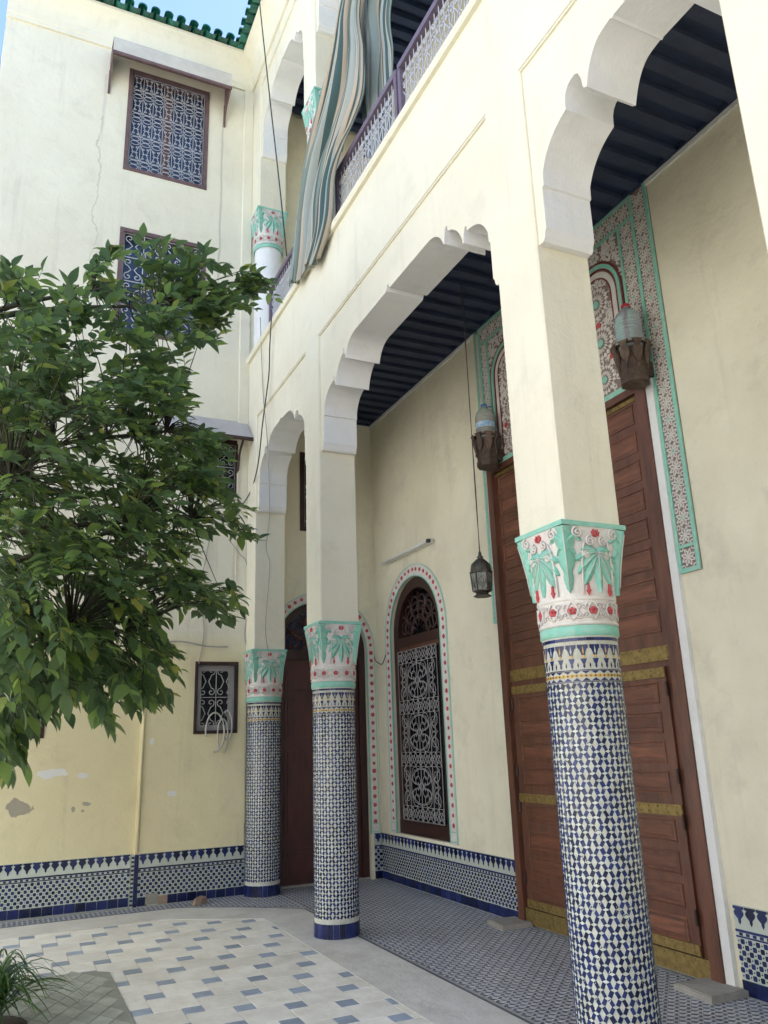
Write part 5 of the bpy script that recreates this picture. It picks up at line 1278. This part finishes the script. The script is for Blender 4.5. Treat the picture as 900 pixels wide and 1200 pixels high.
# brick fragment on the ground by the dado
q = MB(); c_ = onz(234, 1057, .03)
P = [(-.10, -.03), (-.02, -.045), (.09, -.02), (.11, .02), (.03, .05), (-.08, .035)]
q.add([(x, y, -.03) for x, y in P]+[(x*.8+.01, y*.7, .035+.012*math.sin(i*2)) for i, (x, y) in enumerate(P)], [tuple(range(6, 12))]+[(i, (i+1) % 6, 6+(i+1) % 6, 6+i) for i in range(6)], 'brick_rubble')
o = q.build('brick_fragment', None, (c_.x, c_.y, .038), label='broken brick lying at the foot of the tiled dado', category='brick'); o.rotation_euler = (0, 0, .5)

# ------------------------------------------------------------------ tree
random.seed(21)
lf = MB()       # leaf: pointed, folded along the midrib, tip drooping; unit length along +X
sec = [(0, .0, 0), (.12, .13, .012), (.34, .245, .02), (.58, .215, .005), (.80, .115, -.03), (1.0, .0, -.085)]
vs = []; fs = []
for x, hw, z in sec: vs += [(x, -hw, z+hw*.28), (x, 0, z), (x, hw, z+hw*.28)]
for k in range(len(sec)-1): fs += [(3*k, 3*k+3, 3*k+4, 3*k+1), (3*k+1, 3*k+4, 3*k+5, 3*k+2)]
lf.add(vs, fs, 'leaf', True); leaf_me = lf.mesh('leaf')
poly = [(-10, 306), (25, 316), (60, 326), (95, 348), (112, 350), (108, 312), (116, 290), (150, 286), (158, 276), (205, 270), (236, 288), (252, 296), (262, 310), (300, 312), (318, 330), (292, 352), (262, 356), (247, 362), (262, 388), (232, 402), (205, 420), (226, 446), (208, 468), (214, 498), (262, 508), (246, 540), (252, 570), (282, 590), (298, 636), (270, 612), (232, 632), (216, 650), (228, 672), (240, 682), (292, 688), (262, 706), (226, 716), (214, 704), (186, 706), (182, 738), (194, 760), (186, 782), (168, 808), (192, 828), (160, 838), (128, 852), (96, 842), (60, 836), (30, 862), (36, 884), (14, 908), (-10, 905)]
holes = [((147, 330), 13), ((150, 300), 9), ((148, 365), 10), ((222, 375), 8), ((185, 395), 8), ((125, 400), 8), ((100, 430), 7), ((178, 350), 5), ((67, 497), 16), ((80, 700), 16), ((150, 510), 9), ((142, 735), 12), ((208, 585), 10), ((210, 535), 9), ((112, 540), 8), ((55, 690), 7), ((88, 455), 8), ((130, 470), 12), ((70, 388), 9), ((110, 665), 8), ((165, 640), 8), ((40, 545), 5), ((150, 330), 5), ((165, 690), 12)]
def inside(p, P):
    r = False; n = len(P); j = n-1
    for i in range(n):
        if (P[i][1] > p[1]) != (P[j][1] > p[1]) and p[0] < (P[j][0]-P[i][0])*(p[1]-P[i][1])/(P[j][1]-P[i][1])+P[i][0]: r = not r
        j = i
    return r
tree = thing('broadleaf_tree', 'leafy green broadleaf tree overhanging the courtyard before the house wall', 'tree', (-1.05, 6.35, .02))
TO = Vector((-1.05, 6.35, .02)); crown_c = Vector((-.55, 6.35, 3.5))
tips = []
k = 0
while len(tips) < 1060 and k < 30000:
    k += 1
    px, py = random.uniform(-30, 322), random.uniform(262, 912)
    if not inside((px, py+(26 if py > 770 else 0)), poly): continue
    if any(math.hypot(px-c[0], py-c[1]) < r+6 for c, r in holes): continue
    if math.sin(px*.055+1.3*math.sin(py*.031))*math.sin(py*.062+1.1*math.sin(px*.043+2)) > .42 and random.random() < .82: continue
    if py < 430 and px > 100 and random.random() < .15: continue
    if py < 285 and random.random() < .7: continue
    # depth inside the crown: shallow near its outline
    cxp, cyp = 20, 590
    f = min(1, math.hypot((px-cxp)/290, (py-cyp)/330)); dep = (1-f*f)**.5*1.35+.12
    y = 6.3+random.uniform(-1, 1)*dep
    tips.append(ony(px, py, y))
while len(tips) < 1380:      # the half of the crown beyond the picture's edge
    v = Vector((random.gauss(0, 1), random.gauss(0, 1), random.gauss(0, 1))).normalized()*random.uniform(.35, 1)**.5
    p = Vector((-1.05, 6.35, 3.7))+Vector((v.x*1.9, v.y*1.5, v.z*2.1))
    if p.x < -.35-.12*abs(p.z-3.5): tips.append(p)
# limbs
def limb_mesh():
    q = MB(); nodes = []
    trunk = smooth_path([(-1.05, 6.35, -.05), (-1.00, 6.33, .8), (-.90, 6.36, 1.5), (-.86, 6.32, 2.2), (-.80, 6.35, 3.0), (-.84, 6.4, 4.0), (-.75, 6.38, 4.9)], 5)
    n = len(trunk)
    q.tube([p-TO for p in trunk], .105, 'bark', 9, r1=.03)
    limbs = []
    goals = [(.35, 6.1, 5.2), (.9, 6.4, 5.35), (.45, 6.6, 4.4), (1.0, 6.2, 4.1), (.7, 6.0, 3.2), (.35, 5.7, 2.4), (.8, 6.5, 2.5), (-.1, 5.4, 3.3), (-.2, 7.2, 4.0), (-.3, 6.2, 5.3), (-1.9, 6.2, 4.2), (-2.1, 6.8, 3.3), (-1.6, 5.5, 3.0), (-1.4, 6.9, 5.0), (.1, 5.8, 2.0), (1.25, 6.3, 3.4)]
    for g_ in goals:
        g_ = Vector(g_); s = min(trunk, key=lambda p: (p-g_).length+max(0, p.z-g_.z+.6)*1.5)
        pth = smooth_path([s, s.lerp(g_, .45)+Vector((random.uniform(-.1, .1), random.uniform(-.1, .1), .12)), g_], 6)
        q.tube([p-TO for p in pth], .034, 'bark', 6, r1=.010); limbs += pth[3:]
    return q, limbs
lq, limbs = limb_mesh()
lq.build('trunk', tree)
tw = MB(); leaves = []
for tp in tips:
    b = min(limbs, key=lambda p: (p-tp).length+max(0, p.z-tp.z)*.4)
    tw.tube([p-TO for p in smooth_path([b, b.lerp(tp, .5)+Vector((random.uniform(-.06, .06), random.uniform(-.06, .06), .07)), tp], 3)], .008, 'bark', 3, r1=.003, caps=False)
    od = (tp-crown_c); od = Vector((od.x, od.y, od.z*.55)).normalized(); low = max(0, min(1, (2.9-tp.z)/1.2))
    d = (od+Vector((random.gauss(0, .45), random.gauss(0, .45), random.gauss(.05, .3)-.5*low))).normalized()
    Lt = random.uniform(.16, .34); nL = random.randint(8, 12); side = d.cross(Vector((0, 0, 1))); side = side.normalized() if side.length > .05 else Vector((1, 0, 0))
    curve = [tp-d*Lt*.5+d*(Lt*s)+Vector((0, 0, -.10*s*s)) for s in (0, .25, .5, .75, 1)]
    tw.tube([p-TO for p in curve], .0032, 'bark', 3, r1=.0015, caps=False)
    for j in range(nL):
        s = (j+.4)/nL; p = tp-d*Lt*.5+d*(Lt*s)+Vector((0, 0, -.10*s*s)); sg = 1 if j % 2 else -1
        if j == nL-1: ld = d
        else: ld = (d*random.uniform(.35, .9)+side*sg*random.uniform(.6, 1.1)+Vector((0, 0, random.gauss(-.22, .25)-1.3*low*random.random())))
        ld = ld.normalized(); L = random.uniform(.076, .158)*(1+.25*low)
        up = Vector((random.gauss(0, .30), random.gauss(0, .30), 1)); yv = up.cross(ld)
        yv = yv.normalized() if yv.length > .05 else side; zv = ld.cross(yv)
        wv = random.uniform(.80, 1.1)
        M = Matrix(((ld.x*L, yv.x*L*wv, zv.x*L, p.x-TO.x), (ld.y*L, yv.y*L*wv, zv.y*L, p.y-TO.y), (ld.z*L, yv.z*L*wv, zv.z*L, p.z-TO.z), (0, 0, 0, 1)))
        leaves.append((M, p, L))
tw.build('twigs', tree)
# the 300 leaves that show largest are single parts, the rest one mass
def inframe(p):
    v = p-CAM; z = v.dot(_f); x = 450+FPX*v.dot(CX)/z; return 0 < x < 900
leaves.sort(key=lambda e: (0 if inframe(e[1]) else 1, (e[1]-CAM).length/e[2]))
lm = MB()
crown = obj('crown', None, tree)
for n_, (M, p, L) in enumerate(leaves):
    if n_ < 300: o = obj('leaf', leaf_me, tree); o.matrix_local = M
    else: lm.add([M @ Vector(v) for v in vs], fs, 'leaf', True)
bpy.data.objects.remove(crown); lm.build('crown', tree, kind='stuff')

# ------------------------------------------------------------------ strappy plant in the bed
random.seed(5)
pc = Vector((.06, 5.92, .03))
pl_ = thing('strap_leaf_plant', 'clump of long arching grass-like leaves in the planting bed', 'plant', pc)
for k in range(190):
    a = random.uniform(0, 2*PI); R_ = random.uniform(.13, .55); H_ = random.uniform(.22, .50)*(1.15-R_*.55); q = MB(); n = 8; vv = []; w0 = random.uniform(.009, .018)
    d = Vector((math.cos(a), math.sin(a), 0)); s_ = Vector((-d.y, d.x, 0)); r0 = random.uniform(0, .07)
    tw_ = random.uniform(-.5, .5)
    for j in range(n+1):
        t_ = j/n; p = d*(r0+R_*(t_**1.25))+Vector((0, 0, H_*(2.5*t_-1.9*t_*t_*(1+.25*R_))))+s_*(tw_*.12*t_*t_)
        w_ = w0*(1-t_)**.6+.0006; p.z = max(p.z, .0)
        vv += [p-s_*w_+Vector((0, 0, w_*.35)), p, p+s_*w_+Vector((0, 0, w_*.35))]
    ff = []
    for j in range(n): ff += [(3*j, 3*j+3, 3*j+4, 3*j+1), (3*j+1, 3*j+4, 3*j+5, 3*j+2)]
    q.add(vv, ff, 'blade', True); q.build('leaf_blade', pl_)

# ------------------------------------------------------------------ unseen sides of the courtyard behind and beside the viewpoint, kept for bounce light
op = thing('facing_house', 'plain unseen whitewashed house wall on the open side of the courtyard facing the arcade', 'house', (-6.1, 2, 0))
q = MB(); q.box(-.4, 0, -8, 11.9, 0, 8.2, 'whitewash'); q.build('wall', op)
q = MB(); q.box(-.45, .14, -8, 11.9, 8.2, 8.45, 'whitewash'); q.build('cornice', op)
q = MB(); q.box(-.002, .02, -8, 11.9, 0, .55, 'glaze_blue'); q.build('dado', op)
rb = thing('rear_house', 'plain unseen whitewashed house wall closing the courtyard opposite the end house', 'house', (-1.2, -6, 0))
q = MB(); q.box(-4.9, 3.7, -.4, 0, 0, 9.0, 'whitewash'); q.build('wall', rb)
q = MB(); q.box(-4.9, 3.7, -.45, .14, 9.0, 9.25, 'whitewash'); q.build('cornice', rb)
print('objects', len(bpy.data.objects))
